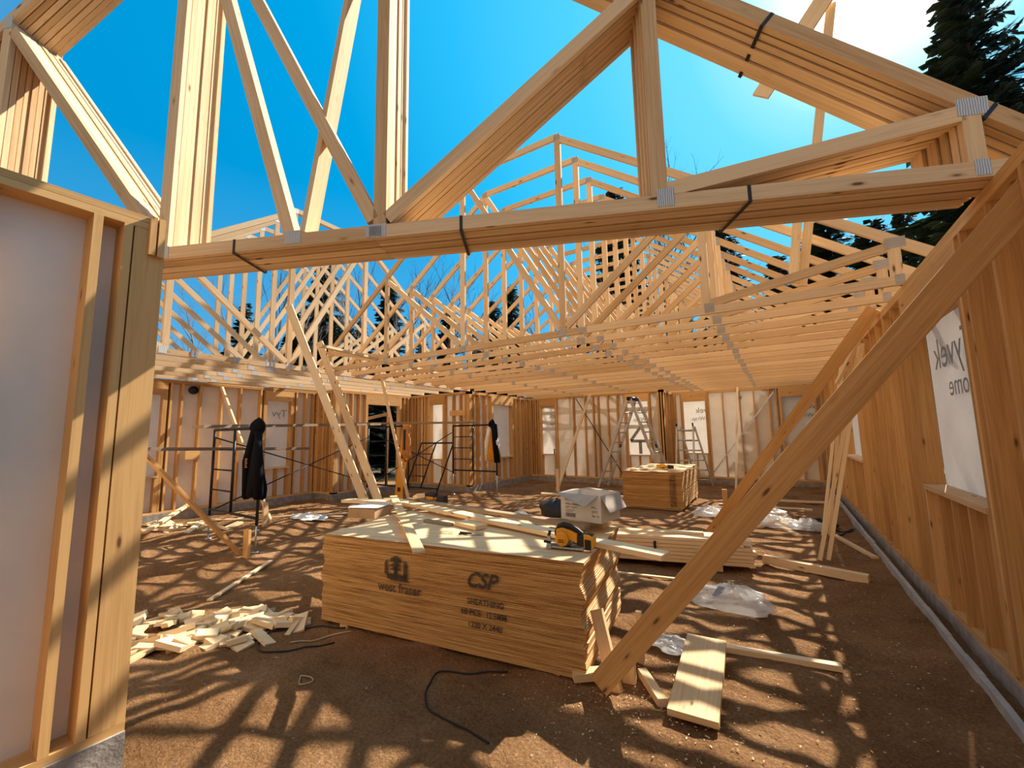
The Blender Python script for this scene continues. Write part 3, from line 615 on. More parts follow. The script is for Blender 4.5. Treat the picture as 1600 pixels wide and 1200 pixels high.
# drill lying behind
dr = empty('cordless_drill', 'yellow and black cordless drill lying on the planks at the back of the stack', 'drill', loc=(-3.72, 3.98, ZP+.075), rz=R(10))
g = G(); g.tube([(-.13, 0, .07), (-.09, 0, .07), (-.03, 0, .07), (.06, 0, .07)], [.012, .024, .036, .034], 12); g.build('motor_body', 'black_plastic', dr)
g = G(); g.beam((.03, 0, .06), (.10, 0, .0), .035, .04); g.build('grip', 'tool_yellow', dr, bevel=.008)
g = G(); g.beam((.07, 0, .02), (.19, 0, .02), .09, .10); g.build('battery', 'black_plastic', dr, bevel=.01)
g = G(); g.beam((-.09, 0, .035), (.02, 0, .035), .06, .035); g.build('side_case', 'tool_yellow', dr, bevel=.008)
# big white box
BX = empty('supply_box', 'white cardboard box with open flaps and printed lines behind the saw', 'box', loc=(-1.80, 3.66, ZP+.085), rz=R(-9))
g = G(); W_, L_, H_ = .34, .42, .235
for a_, b_ in (((0, 0), (L_, 0)), ((L_, 0), (L_, W_)), ((L_, W_), (0, W_)), ((0, W_), (0, 0))): g.beam((*a_, H_/2), (*b_, H_/2), .005, H_)
g.beam((0, W_/2, .003), (L_, W_/2, .003), W_, .005); g.build('box_body', 'white_cardboard', BX)
def flap(vs): g = G(); g.add(vs, [(0, 1, 2, 3)]); g.build('flap', 'flap_card', BX, solid=.004)
flap([(0, 0, H_), (L_*.95, 0, H_), (L_*.80, -.13, H_-.085), (-.02, -.06, H_+.0)])
flap([(L_, 0, H_), (L_, W_, H_), (L_+.07, W_, H_-.13), (L_+.07, .03, H_-.14)])
flap([(0, W_, H_), (0, 0, H_), (-.11, -.02, H_-.03), (-.09, W_, H_-.01)])
flap([(L_, W_, H_), (0, W_, H_), (.02, W_+.12, H_+.0), (L_-.03, W_+.12, H_-.02)])
for body, z, s_ in (('MIN. ASST.', .19, .030), ('WALL HANGERS', .155, .024), ('QTY. 12 PT', .125, .026)):
    o_ = text('box_print', body, s_, 'ink', Vector((.05, -.004, z-.02)), rot('X', R(90)), BX)
g = G()
for k in range(12): g.beam((.055+.009*k, -.004, .045), (.059+.009*k, -.004, .045), .001, .035)
g.beam((.05, -.004, .075), (.13, -.004, .075), .001, .003); g.beam((.05, -.004, .088), (.15, -.004, .088), .001, .003); g.build('box_print', 'ink', BX)
for body, z, s_ in (('PTL.', .13, .03), ('QTY', .095, .028), ('No. 12', .06, .026)):
    o_ = text('box_print', body, s_, 'ink', Vector((L_-.09, -.004, z-.01)), rot('X', R(90)), BX)
def lump(name, c, r, mat, label, cat, seed, n=16, m_=10, cone=0, kind=None, sub=1, solid=0):
    """crumpled mass with a flat underside"""
    rings = []
    for j in range(m_+1):
        ph = math.pi*.5*j/m_; rr = math.cos(ph)
        ring = []
        for i in range(n):
            th = 2*math.pi*i/n; k = 1+.5*noise.noise(Vector((math.cos(th)*1.7+seed, math.sin(th)*1.7, ph*2)))+.26*noise.noise(Vector((math.cos(th)*5+seed, math.sin(th)*5, ph*6)))+(.30*abs(noise.noise(Vector((math.cos(th)*7+seed, math.sin(th)*7, ph*3)))) if n > 20 else 0)
            kz = 1+.5*noise.noise(Vector((math.cos(th)*2+seed*3, math.sin(th)*2, 4)))+(.45*noise.noise(Vector((math.cos(th)*5+seed, math.sin(th)*5, ph*4))) if n > 20 else 0)
            ring.append((c[0]+r[0]*max(rr, .02)*k*math.cos(th), c[1]+r[1]*max(rr, .02)*k*math.sin(th), c[2]+r[2]*math.sin(ph)*kz))
        rings.append(ring)
    g = G(); g.loft(rings); return tag(g.build(name, mat, sub=sub), label, cat)
lump('black_bag', (-2.02, 3.98, ZP+.03), (.24, .14, .16), 'black_plastic', 'crumpled black bag beside the white cardboard box', 'bag', 3)
lump('plastic_scrap', (-2.42, 3.93, ZP+.0), (.10, .07, .06), 'clear_plastic', 'small white plastic scrap left of the black bag', 'plastic', 9)
stick('offcut', (-1.84, 4.02, ZP+.0), (-1.45, 3.9, ZP+.0), .14, .06, 'thick block behind the open white box', 'block')
stick('offcut', at(925, 779, 2, 0), at(925, 779, 2, 0)+Vector((0, 0, .22)), .16, .12, 'upright orange block in the dirt beyond the white box', 'block', 'stud_wood')

# ---------------------------------------------------------------- lumber pile behind the stack
ld = Vector((math.cos(R(14)), math.sin(R(14)), 0)); ln = Vector((-ld.y, ld.x, 0)); end = Vector((-.36, 5.74, 0))
for s_ in (.4, 2.2, 4.2):
    p = end-ld*s_; stick('dunnage_block', p+Vector((0, 0, .025)), p+ln*.75+Vector((0, 0, .025)), .09, .07, 'bearer under the lumber pile behind the plywood stack', 'block', group='bearers under the lumber pile')
g = G(); g.beam((0, 0, 0), (-4.88, 0, 0), .14, .038); pb = g.build('lumber_board', 'board_wood', bevel=.003); tag(pb, 'long board in the lumber pile behind the plywood stack', 'board', 'boards of the lumber pile')
first = True
for k in range(7):
    for j in range(5 if k < 5 else (4, 2)[k-5]):
        o = pb if first else pb.copy()
        if not first: C.objects.link(o)
        first = False
        p = end+ln*(.075+.146*j)+ld*random.uniform(-.05, .02)+(ld*-.10 if k == 5 else ld*0)
        o.location = (p.x+random.uniform(-.01, .01), p.y+random.uniform(-.006, .006), .08+.0425*k); o.rotation_euler.z = R(14)+random.uniform(-.003, .003)
        if k == 6: o['label'] = 'long board loose on top of the lumber pile behind the stack'; o.location.x -= .5*j
g = G(); p = end-ld*1.1-ln*.012; g.beam(p+Vector((0, 0, .05)), p+Vector((0, 0, .30)), .003, .03, up=ld); tag(g.build('binding_strap', 'strap_black'), 'dark strap hanging on the side of the lumber pile', 'strap')
stick('lumber_board', end+ld*.05+Vector((0, .5, .045)), end+ld*1.05+Vector((0.0, -.05, .045)), .089, .089, 'thick board lying on the dirt beyond the right end of the lumber pile', 'board')
o_ = bpy.data.objects['lumber_board']

# ---------------------------------------------------------------- loose boards on the dirt
def ground_stick(a, b, w, h, label, name='loose_board', mat='board_wood', cat='board', group=None):
    za = max(gz(*a), -.01)+h/2; zb = max(gz(*b), -.01)+h/2
    return stick(name, (*a, za), (*b, zb), w, h, label, cat, mat, group=group)
g = G(); g.beam((-.60, 3.62, .075), (-.545, 2.67, .045), .27, .038); tag(g.build('short_plank', 'board_wood', bevel=.003), 'wide short plank lying flat in the dirt at lower right', 'board')
ground_stick((-.74, 3.66), (.22, 3.80), .06, .04, 'long narrow board behind the wide short plank in the dirt')
ground_stick((-.93, 3.05), (-.73, 2.78), .06, .05, 'short stub left of the wide short plank', 'offcut', cat='block')
ground_stick((-1.02, 5.10), (-1.85, 4.95), .04, .02, 'thin lath in the dirt right of the plywood stack')
ground_stick((.32, 9.2), (.85, 6.9), .07, .03, 'board on the dark dirt along the right wall')
ground_stick((-.35, 9.2), (.10, 7.9), .09, .03, 'board lying among the rubbish right of the far stack')
ground_stick((-.40, 11.3), (-.1, 9.6), .14, .04, 'wide board lying behind the plastic rubbish')
ground_stick((-.75, 11.5), (.75, 11.7), .09, .04, 'long board on the dirt before the right back wall')
ground_stick((-1.3, 10.6), (.4, 10.6), .06, .03, 'narrow board before the right back wall')
ground_stick((-5.6, 10.2), (-3.2, 10.7), .12, .05, 'long board on the dirt left of the far stack')
ground_stick((-5.9, 3.2), (-5.1, 2.15), .05, .02, 'pale lath alone in the dirt behind the offcut pile')
ground_stick((-3.95, 2.35), (-4.6, 2.05), .09, .03, 'board end poking out left of the plywood stack')
for k in range(9):
    a = (-9.9+k*.33+random.uniform(-.1, .1), 4.2+k*.27); ground_stick(a, (a[0]+.7*random.uniform(.5, 1), a[1]+random.uniform(.3, .8)), .06, .025, 'white lath in the litter along the left wall', group='laths along the left wall')
# scattered offcuts
def pile(cx, cy, sx, sy, ang, n, label, group, hmax, lmin=.12, lmax=.3, name='offcut'):
    g = G(); g.beam((-.5, 0, 0), (.5, 0, 0), .089, .038); p = g.build(name, 'board_wood'); tag(p, label, 'offcut', group)
    for i in range(n):
        o = p if i == 0 else p.copy()
        if i: C.objects.link(o)
        a = random.random()*6.28; r = math.sqrt(random.random())
        u, v = r*math.cos(a)*sx, r*math.sin(a)*sy
        x = cx+u*math.cos(ang)-v*math.sin(ang); y = cy+u*math.sin(ang)+v*math.cos(ang)
        L = random.uniform(lmin, lmax); o.scale = (L, random.choice((1, 1, 1.5, .45)), random.choice((1, 1, .5)))
        o.location = (x, y, gz(x, y)+.02+hmax*(1-r)*random.random()); o.rotation_euler = (random.uniform(-.35, .35), random.uniform(-.3, .3), random.random()*3.14)
pile(-4.45, 1.72, .95, .42, R(38), 85, 'short pale lumber offcut in the heap on the left beside the post', 'lumber offcuts in the heap on the left', .13)
pile(-9.9, 3.35, 1.3, .35, R(35), 26, 'lumber offcut in the litter by the foot of the left wall', 'offcuts by the left wall', .10, .2, .6)
pile(-.5, 9.2, 1.1, .9, 0, 22, 'small wood scrap among the rubbish right of the far stack', 'scraps right of the far stack', .05, .1, .4)
stick('loose_board', at(300, 785, 2, .30), at(225, 832, 2, .06), .09, .04, 'longer offcut propped on the litter by the left wall', 'board')
# wood chips and shavings, uncountable
g = G()
for i in range(4200):
    if i % 3 == 0: x, y = random.uniform(-.6, .85), random.uniform(1.8, 8)
    elif i % 3 == 1: x, y = random.gauss(-.9, .35), random.gauss(2.75, .35)
    else: x, y = random.uniform(-7, .8), random.uniform(1, 9)
    if (i % 3 == 1 and random.random() < .4): continue
    z = gz(x, y)+.006; a = random.random()*6.28; l = random.uniform(.003, .011); w_ = l*random.uniform(.2, .6)
    c_, s_ = math.cos(a), math.sin(a)
    g.add([(x-c_*l, y-s_*l, z), (x-s_*w_, y+c_*w_, z+.004), (x+c_*l, y+s_*l, z+.002), (x+s_*w_, y-c_*w_, z)], [(0, 1, 2, 3)])
tag(g.build('wood_shavings', 'wood_chip'), 'pale wood chips and shavings scattered over the dirt', 'shavings', kind='stuff')
# cords
def cord(pts, r, mat, label, name='power_cord'):
    P_ = [Vector((x, y, gz(x, y)+r+.004)) for x, y in pts]; out = []
    for i in range(len(P_)-1):
        p0_, p1_, p2_, p3_ = P_[max(i-1, 0)], P_[i], P_[i+1], P_[min(i+2, len(P_)-1)]
        for k in range(8):
            t = k/8; q = .5*((2*p1_)+(p2_-p0_)*t+(2*p0_-5*p1_+4*p2_-p3_)*t*t+(3*p1_-p0_-3*p2_+p3_)*t**3)
            q.z = gz(q.x, q.y)+r+.003; out.append(q)
    out.append(P_[-1]); g = G(); g.tube(out, r, 6); return tag(g.build(name, mat), label, 'cord')
cord([(-1.75, 2.64), (-1.95, 2.50), (-2.15, 2.39), (-2.13, 2.25), (-2.06, 2.14), (-1.93, 2.05), (-1.70, 2.03), (-1.45, 1.99)], .0055, 'cord_black', 'black power cord curling out from under the plywood stack')
cord([(-3.36, 2.50), (-3.62, 2.33), (-3.80, 2.12), (-3.72, 1.95), (-3.53, 1.87), (-3.40, 1.98), (-3.20, 2.28)], .006, 'cord_black', 'dark cord looped in the shade left of the stack front')
cord([(-3.22, 2.45), (-3.33, 2.33), (-3.42, 2.20), (-3.5, 2.08)], .006, 'cord_tan', 'tan string lying in the shade before the stack', 'string')
cord([(-2.93, 1.83), (-2.86, 1.78), (-2.80, 1.83), (-2.86, 1.86), (-2.93, 1.83)], .004, 'cord_tan', 'small pale loop in the shade before the stack', 'string')
cord([(.55, 8.9), (.75, 8.6), (.85, 8.9), (.60, 8.2)], .012, 'cord_black', 'dark hose end near the right wall footing')
# plastic bags
def bag(name, c, r, label, seed, mat='clear_plastic'):
    return lump(name, c, r, mat, label, 'plastic bag', seed, 52, 20, sub=1)
pbg = bag('plastic_bag', (-.50, 4.50, .02), (.30, .15, .17), 'crumpled clear plastic bag with a printed band in the dirt', 5)
pbg.rotation_euler = (0, 0, 0)
g = G(); g.add([(-.66, 4.40, .135), (-.60, 4.385, .130), (-.55, 4.47, .20), (-.61, 4.49, .20)], [(0, 1, 2, 3)]); bl = g.build('printed_band', 'grey_ink', pbg); tag(bl, 'dark printed band')
bag('plastic_sheet', (-.84, 3.52, .015), (.17, .12, .05), 'flat white plastic scrap beside the foreground brace', 8)
for i, (x, y, r_, lb) in enumerate(((-1.25, 9.1, .35, 'white plastic wrap at the right foot of the far stack'), (-.75, 8.9, .45, 'crumpled white plastic wrap behind the two long braces'), (-.15, 8.6, .40, 'white plastic wrap in the middle of the rubbish'), (.25, 8.5, .25, 'white plastic wrap nearest the leaning strapping boards'), (-.45, 9.6, .35, 'white plastic wrap at the back of the rubbish'))):
    bag('plastic_wrap', (x, y, .02), (r_, r_*.7, .14), lb, 12+i*3)
bag('tarp', (.45, 8.9, .02), (.22, .2, .10), 'black plastic heap by the strapping boards', 31, 'black_plastic')
bag('plastic_wrap', (-8.3, 5.2, .02), (.5, .2, .07), 'white plastic litter on the dirt along the left wall', 40, 'white_fabric')

# ---------------------------------------------------------------- scaffold
def frame(pl, pr_, z0, z1, label, tilt=None):
    S = empty('scaffold', label, 'scaffold frame', 'black steel scaffold frames'); pl = Vector((*pl, 0)); pr_ = Vector((*pr_, 0)); d = pr_-pl
    K = (lambda p: p) if tilt is None else tilt
    def tb(nm, a, b, r=.021, mat='black_steel'): g = G(); g.tube([K(a), K(b)], r, 10); return g.build(nm, mat, S)
    Z = lambda z: Vector((0, 0, z)); mid = pl+d*.47
    for p in (pl, pr_):
        tb('leg', p+Z(z0-.1), p+Z(z1))
        if tilt is None:
            tb('screw_jack', p+Z(.0), p+Z(z0-.08), .014, 'galvanised'); g = G(); g.tube([p+Z(.0), p+Z(.012)], .055, 10); g.build('base_plate', 'galvanised', S)
            g = G(); g.tube([p+Z(z0-.16)+Vector((-.09, 0, 0)), p+Z(z0-.16)+Vector((.09, 0, 0))], .009, 6); g.build('jack_handle', 'galvanised', S)
    tb('top_bar', pl+Z(z1), pr_+Z(z1), .024); tb('bottom_bar', pl+Z(z0), pr_+Z(z0)); tb('inner_post', mid+Z(z0), mid+Z(z1))
    for k in (1, 2, 3): tb('rung', pl+Z(z0+(z1-z0)*k/4), mid+Z(z0+(z1-z0)*k/4), .014)
    return S
F1 = ((-8.20, 3.38), (-6.58, 3.33)); F2 = ((-9.62, 7.72), (-8.0, 7.66)); F3 = ((-7.88, 9.25), (-6.39, 9.25))
frame(*F1, .48, 1.80, 'scaffold frame nearest the left post, with the black hoodie on it')
frame(*F2, .37, 1.90, 'scaffold frame in front of the door opening')
frame(*F3, .67, 1.90, 'scaffold frame with the yellow jacket on its right leg')
def leanf(p):
    q = Vector(p); return Vector((q.x+.42*(q.z/1.5)*.9, q.y+.35*(q.z/1.5), q.z))
frame((-9.55, 9.0), (-8.30, 9.0), .15, 1.42, 'fifth scaffold frame leaning between the others before the nook window', leanf)
def xbrace(a0, b0, a1, b1, label):
    B = empty('cross_brace', label, 'cross brace', 'scaffold cross braces')
    for p, q in ((a0, b0), (a1, b1)): g = G(); g.tube([p, q], .013, 6); g.build('brace_tube', 'black_steel', B)
xbrace((-8.2, 3.40, 1.67), (-9.62, 7.70, .42), (-8.2, 3.42, .46), (-9.62, 7.70, 1.62), 'crossed scaffold braces behind the black hoodie')
xbrace((-9.6, 7.74, 1.78), (-7.9, 9.22, .62), (-9.6, 7.74, .30), (-7.9, 9.22, 1.72), 'crossed scaffold braces right of the orange level')
stick('scaffold_plank', (-7.72, 2.94, 1.845), at(600, 663, 1, 7.95), .235, .052, 'upper scaffold plank running behind the black hoodie', 'plank', 'weathered_wood')
stick('scaffold_plank', at(555, 662, 1, 7.3), at(745, 660, 1, 9.6), .235, .052, 'upper scaffold plank running past the orange level', 'plank', 'weathered_wood')
stick('scaffold_plank', at(200, 702, 0, -7.9), at(479, 701, 0, -8.2), .20, .052, 'lower scaffold plank crossing at mid height', 'plank', 'weathered_wood')
# hooded sweater on the frame leg
def garment(name, c, H, r0, r1, mats, label, hood, seed, front=None):
    g = G(); rings = []; n = 28; m_ = 22
    for j in range(m_+1):
        t = j/m_; z = H*(1-t); wr = r0+(r1-r0)*min(1, t*1.15)**1.1
        ring = []
        for i in range(n):
            th = 2*math.pi*i/n; k = 1+.22*math.sin(th*5+seed+t*1.5)*t+.12*noise.noise(Vector((math.cos(th)*2, math.sin(th)*2, t*4+seed)))
            hem = -.05*math.sin(th*2+seed) if j == m_ else 0
            ring.append((c[0]+wr*k*math.cos(th), c[1]+wr*.5*k*math.sin(th), c[2]+z+hem))
        rings.append(ring)
    o = empty(name, label, 'jacket'); g.loft(rings); g.build('body', mats[0], o)
    g = G(); rr = []
    for j in range(9):
        t = j/8; ph = math.pi*t
        rr.append([(c[0]-.035*math.sin(ph)+hood*math.sin(ph)**.8*math.cos(2*math.pi*i/16)*.8+.01, c[1]+hood*.7*math.sin(ph)**.8*math.sin(2*math.pi*i/16), c[2]+H+.14-.30*t) for i in range(16)])
    g.loft(rr); g.build('hood', mats[1], o)
    for sgn in (-1, 1):
        g = G(); g.tube([(c[0]+sgn*r0*1.0, c[1]-.03, c[2]+H*.92), (c[0]+sgn*r1*.75, c[1]-.06, c[2]+H*.5), (c[0]+sgn*r1*.85, c[1]-.05, c[2]-.02)], [.05, .065, .045], 12); g.build('sleeve', mats[2], o)
    return o
hd = garment('hooded_sweater', (-6.55, 3.27, .80), 1.02, .06, .20, ('black_fabric', 'black_fabric', 'black_fabric'), 'black hooded sweater with a small orange print hanging on the scaffold leg', .15, 1)
g = G()
for k in range(5): g.beam((-6.53+.0, 3.10, 1.24+.028*k), (-6.47-.01*(k % 2), 3.10, 1.24+.028*k), .004, .013)
g.build('chest_print', 'orange_leather', hd)
yj = garment('work_jacket', (-6.42, 9.12, .98), .93, .06, .20, ('yellow_fabric', 'black_fabric', 'white_fabric'), 'yellow work jacket with a black hood hanging on the right scaffold leg', .12, 4)
sl_ = [q for q in bpy.data.objects if q.parent == yj and q.name.startswith('sleeve')]
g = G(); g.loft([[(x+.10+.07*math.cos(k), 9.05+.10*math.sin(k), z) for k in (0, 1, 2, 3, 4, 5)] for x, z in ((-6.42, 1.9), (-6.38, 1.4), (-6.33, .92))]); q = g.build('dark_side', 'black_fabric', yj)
# long level and tool belt at the second frame
lv = empty('spirit_level', 'long orange spirit level standing against the scaffold in front of the door', 'spirit level')
a_ = Vector((-8.18, 7.50, .02)); b_ = Vector((-7.98, 7.58, 1.93))
g = G(); g.beam(a_, b_, .19, .05, up=(.5, -.8, 0)); g.build('level_bar', 'level_orange', lv, bevel=.004)
for t_ in (.16, .47, .58, .78):
    p = a_.lerp(b_, t_)+Vector((.012, -.03, 0)); g = G(); g.beam(p-Vector((0, 0, .05)), p+Vector((0, 0, .05)), .07, .012, up=(.5, -.8, 0)); g.build('vial_window', 'black_plastic', lv)
tb_ = empty('tool_belt', 'orange leather tool belt hung over the scaffold beside the level', 'tool belt')
g = G(); g.loft([[(-7.93+r_*math.cos(k*math.pi/5), 7.52+r_*.5*math.sin(k*math.pi/5), z) for k in range(10)] for z, r_ in ((1.90, .10), (1.75, .13), (1.4, .14), (1.15, .13), (1.0, .06))]); g.build('pouch', 'orange_leather', tb_)
g = G(); g.tube([(-7.86, 7.44, 1.88), (-7.70, 7.40, 1.6), (-7.68, 7.40, 1.25), (-7.80, 7.42, 1.05), (-7.9, 7.44, 1.2)], .013, 6); g.build('hose_loop', 'bucket_orange', tb_)
g = G(); g.beam((-7.92, 7.45, 1.3), (-7.92, 7.45, 1.8), .05, .03, up=(0, 1, 0)); g.build('dark_strap', 'black_plastic', tb_)

def on_wall(name, lo, hi, mat, label, cat):
    g = G(); g.box(lo, hi); return tag(g.build(name, mat, bevel=.003), label, cat)
on_wall('nailed_block', (-10.90, 3.93, 1.22), (-10.84, 4.20, 1.45), 'stud_wood', 'square block nailed to a stud of the left wall beyond the slanting plank', 'block')
on_wall('nailed_board', (-8.45, 9.755, 2.22), (-7.86, 9.795, 2.38), 'stud_wood', 'short board nailed across the studs right of the nook window', 'board')
jb = empty('junction_box', 'round dark fixture high on the left wall', 'fixture', loc=(-10.98, 4.05, 2.74)); g = G(); g.tube([(-.03, 0, 0), (.03, 0, 0)], .09, 16); g.build('cover', 'black_steel', jb)
wl = empty('work_light', 'small round white fixture high on the right half of the back wall', 'fixture', loc=(-1.02, 14.88, 2.66)); g = G(); g.tube([(0, .03, 0), (0, -.04, 0)], .07, 14); g.build('lamp_body', 'white_cardboard', wl); g = G(); g.tube([(.0, -.04, .0), (0, -.06, 0)], .03, 10); g.build('lens', 'black_plastic', wl)
# ---------------------------------------------------------------- ladders
def ladder(S, a, b, side, n, nm='rail'):
    side = Vector(side); a = Vector(a); b = Vector(b)
    for s_ in (-1, 1): g = G(); g.beam(a+side*s_*1.12, b+side*s_, .04, .085, up=(b-a).cross(side)); g.build('rail', 'aluminium', S)
    for k in range(n):
        t = (k+.6)/n; p = a.lerp(b, t); g = G(); g.tube([p-side, p+side], .02, 8); g.build('rung', 'aluminium', S)
L1 = empty('folding_ladder', 'tall aluminium folding ladder standing open like an A before the back wall', 'ladder')
ladder(L1, (-4.74, 12.60, .0), (-3.72, 12.55, 2.62), (.06, .21, 0), 9); ladder(L1, (-2.74, 12.60, .0), (-3.64, 12.55, 2.62), (.06, .21, 0), 9)
g = G(); g.tube([(-3.75, 12.3, 2.62), (-3.60, 12.8, 2.62)], .06, 10); g.build('hinge', 'black_steel', L1)
for fx in ((-4.28, 1.22), (-3.18, 1.22)):
    for s_ in (-1, 1): g = G(); g.beam((fx[0]+.06*s_, 12.58+.21*s_, fx[1]-.05), (fx[0]+.06*s_+.03*(1 if fx[0] < -3.7 else -1), 12.58+.21*s_, fx[1]+.06), .05, .05); g.build('lock_joint', 'black_steel', L1)
L2 = empty('step_ladder', 'small aluminium step ladder behind the far plywood stack', 'ladder')
ladder(L2, (-2.50, 13.35, 0), (-2.44, 13.50, 1.78), (.23, 0, 0), 6); ladder(L2, (-2.05, 13.95, 0), (-2.38, 13.56, 1.76), (.20, 0, 0), 6)
for s_ in (-1, 1): g = G(); g.tube([(-2.44+.23*s_, 13.48, 1.76), (-2.44+.23*s_, 13.44, 1.88)], .022, 8); g.build('end_cap', 'black_plastic', L2)
# tools on far stack
dw = empty('mitre_tool', 'yellow and black tool on top of the far plywood stack', 'power tool', loc=(-2.25, 9.75, .80))
g = G(); g.tube([(-.16, 0, .07), (0, 0, .08), (.10, 0, .06)], [.03, .05, .04], 10); g.build('tool_body', 'tool_yellow', dw)
g = G(); g.tube([(.08, 0, .06), (.2, .02, .05)], .045, 10); g.build('tool_battery', 'black_plastic', dw)
g = G(); g.tube([(0, 0, 0), (.02, 0, .03)], .06, 10); g.build('tool_base', 'black_plastic', dw)
for i in range(7):
    x = -2.95+i*.19; stick('offcut', (x-.1, 9.35+random.uniform(0, .9), .81), (x+.25, 9.4+random.uniform(0, 1.2), .822), .10, .02, 'thin scrap lying on top of the far plywood stack', 'offcut', group='scraps on the far stack')
# small things near the back wall
g = G(); g.tube([(-7.0+.02, 13.42, 1.02), (-7.0+.02, 13.42, 1.2)], .02, 8); bt = g.build('spray_can', 'black_plastic'); bt.location = (.18, 0, -.1); tag(bt, 'small black can on the sill of the left back window', 'can')
bk = empty('drink_bottle', 'small yellow bottle with a dark cap by the foot of the back wall', 'bottle', loc=(-6.40, 13.36, .19))
g = G(); g.tube([(0, 0, 0), (0, 0, .18), (0, 0, .2)], [.05, .05, .03], 10); g.build('bottle_body', 'bucket_orange', bk)
g = G(); g.tube([(0, 0, .2), (0, 0, .27)], .05, 10); g.build('cap', 'black_plastic', bk)
ground_stick((-5.35, 7.05), (-5.25, 7.1), .07, .06, 'small orange block alone on the dirt in the middle of the room', 'offcut', 'stud_wood', 'block')
# boards glimpsed through the door
for i in range(5):
    stick('outdoor_board', (-11.3, 8.1+.25*i, .05), (-12.6, 8.9+.28*i, .55+.08*i), .14, .03, 'pale board in the heap outside the door opening', 'board', group='boards outside the door')
stick('door_prop', (-10.35, 9.0, .0), (-10.35, 9.05, 2.55), .09, .04, 'upright board standing in the door opening', 'board', 'stud_wood')
stick('door_prop', (-10.3, 8.1, 2.15), (-10.3, 9.05, 2.35), .03, .09, 'slanting board across the head of the door opening', 'board')

# ---------------------------------------------------------------- trees
def spruce_mesh(seed, H=14, dens=150):
    rnd = random.Random(seed); tk = G(); tk.tube([(0, 0, 0), (0, 0, H*.5), (0, 0, H)], [H*.014, H*.009, .02], 7)
    nd = G()
    for i in range(dens):
        t = (i+rnd.random())/dens; z = H*(.08+.92*t); Rr = (H*.17)*(1-t)**.85*rnd.uniform(.7, 1.15)+.12; a = i*2.4+rnd.random()
        ca, sa = math.cos(a), math.sin(a); ns = max(6, int(Rr*13))
        for k in range(ns):
            u = (k+.5)/ns; r = Rr*u; zz = z-Rr*.28*u+Rr*.16*u*u*1.3; sp = .14+.34*Rr*(1-u)*.6
            for _ in range(6):
                sd = rnd.choice((-1, 1)); l = sp*rnd.uniform(.6, 1.4)+.10; bx_, by_ = r*ca, r*sa
                ox, oy = (-sa*sd*.8+ca*.6)*l, (ca*sd*.8+sa*.6)*l; hz_ = rnd.uniform(-.6, .10)*l
                wq = .09+.10*rnd.random()
                nd.add([(bx_, by_, zz), (bx_+ox*.5-oy*wq, by_+oy*.5+ox*wq, zz+hz_*.4+.04), (bx_+ox, by_+oy, zz+hz_), (bx_+ox*.5+oy*wq*2, by_+oy*.5-ox*wq*2, zz+hz_*.4-.05)], [(0, 1, 2, 3)])
    T = empty('spruce_tree', 'x', 'tree'); tk.build('trunk', 'bark', T); nd.build('foliage', 'needles', T); return T
def bare_mesh(seed, H=11):
    rnd = random.Random(seed); g = G(); tw = G()
    def br(p, d, l, r, lv):
        pts = [p]; q = p.copy(); dd = d.copy()
        for k in range(4): dd = (dd+Vector((rnd.uniform(-.1, .1), rnd.uniform(-.1, .1), rnd.uniform(0, .08)))).normalized(); q = q+dd*l/4; pts.append(q.copy())
        (g if lv == 0 else tw).tube(pts, [r*(1-.16*k) for k in range(5)], 5 if lv == 0 else 3, cap=False)
        if lv < 3:
            nb = (13, 6, 4)[lv]
            for k in range(nb):
                i = rnd.choice((1, 2, 3, 4)) if lv else 1+min(3, int(k*4/nb)); a = rnd.random()*6.28
                nd_ = (dd*1.1+Vector((math.cos(a), math.sin(a), .35))*(.75 if lv == 0 else .7)).normalized(); br(pts[i], nd_, l*rnd.uniform(.28, .45), r*.38, lv+1)
    br(Vector((0, 0, 0)), Vector((0, 0, 1)), H, H*.011, 0)
    T = empty('bare_tree', 'x', 'tree'); g.build('trunk', 'pale_bark', T); tw.build('branches', 'pale_bark', T); return T
sp = [spruce_mesh(s_, 14, d) for s_, d in ((1, 170), (2, 150))]; bt_ = [bare_mesh(5), bare_mesh(6)]
used = set()
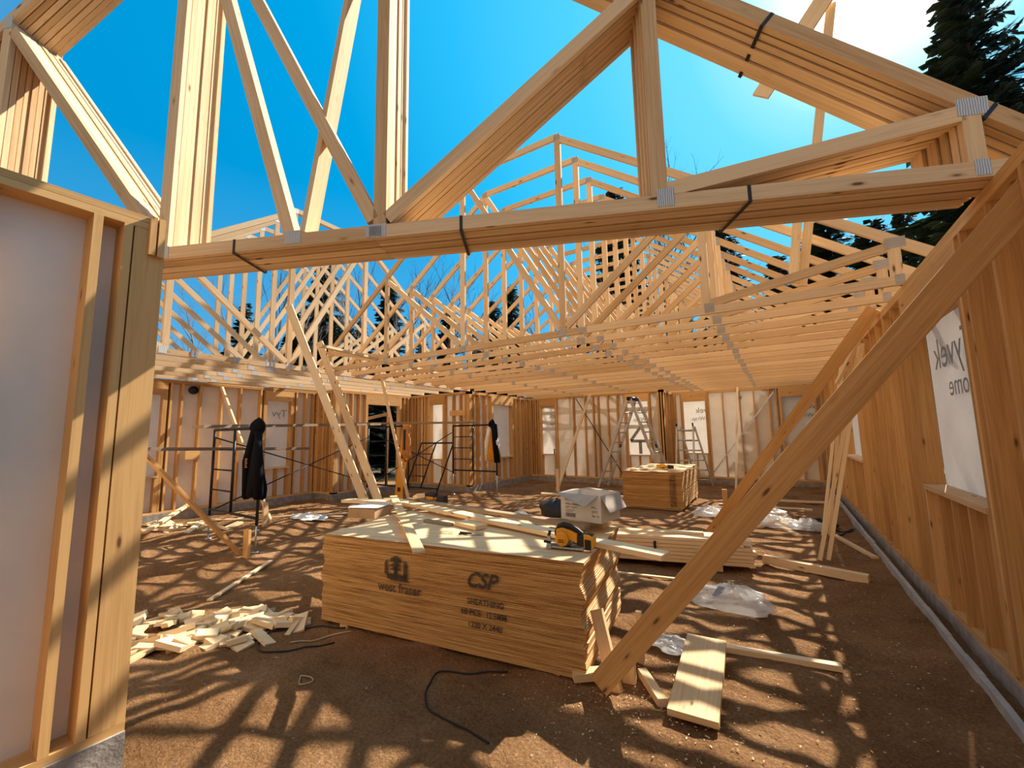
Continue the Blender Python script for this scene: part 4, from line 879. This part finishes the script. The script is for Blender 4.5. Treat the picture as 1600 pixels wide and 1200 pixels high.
def plant(kind, px, dist, top_py, label, group, wid=1.0):
    """a tree out in the direction of a pixel column, at a given distance, tall enough to reach a pixel row"""
    protos = sp if kind == 's' else bt_; p = protos[int(px) % 2]
    d = _r2*((px-800)/FPX) + _u2*((600-top_py)/FPX) + _f; h = math.hypot(d.x, d.y); d = d*(dist/h); top = EYE+d
    if p.name in used: o = copy_tree(p)
    else: o = p; used.add(p.name)
    s_ = max(top.z, 1)/(14 if kind == 's' else 15.5); o.location = (top.x, top.y, -.15); o.scale = (s_*wid, s_*wid, s_); o.rotation_euler.z = px
    tag(o, label, 'tree', group)
plant('s', 1495, 15, -60, 'large dark spruce rising at the upper right corner', None, 1.25)
plant('s', 1290, 22, 330, 'broad spruce behind the right half of the roof trusses', None, 2.1)
plant('s', 1360, 21, 340, 'spruce between the trusses and the right wall top', None, 1.9)
plant('s', 1408, 20, 318, 'pointed spruce just over the right wall top', None, 1.2)
plant('s', 1590, 17, 120, 'spruce at the far right edge', None, 1.1)
plant('s', 1130, 26, 352, 'spruce glimpsed left of the broad spruce on the right', None, 1.5)
plant('s', 1215, 27, 395, 'low spruce deep behind the trusses', None, 1.7)
for px, ty in ((510, 395), (800, 445), (772, 468), (700, 480), (610, 430), (960, 292), (1000, 440), (1060, 455), (385, 470), (565, 500), (450, 520), (905, 500), (660, 520), (740, 520)):
    plant('s', px, 30+(px % 7), ty, 'dark spruce in the forest line seen through the roof trusses', 'spruces seen through the trusses', 1.35)
for px, ty in ((340, 425), (395, 440), (435, 400), (545, 400), (580, 385), (625, 398), (655, 410), (690, 400), (735, 430), (830, 450), (1040, 262), (1055, 270), (1010, 300), (930, 380), (470, 430), (1095, 380), (290, 440), (860, 470), (960, 400), (610, 420)):
    plant('b', px, 24+(px % 9), ty, 'bare leafless tree in the forest line seen through the roof trusses', 'bare trees seen through the trusses', 1.1)
for i, (x, y) in enumerate(((-16, 11), (-17, 12.5), (-16.5, 9.6), (-19, 13), (-18, 10.5), (-20, 12), (-19.5, 15), (-21, 14), (-15.6, 13.4))):
    T = copy_tree(sp[i % 2]); T.location = (x, y, -.2); T.scale = (.62, .62, .5); T.rotation_euler.z = i; tag(T, 'dark spruce standing outside beyond the door opening', 'tree', 'spruces beyond the door')
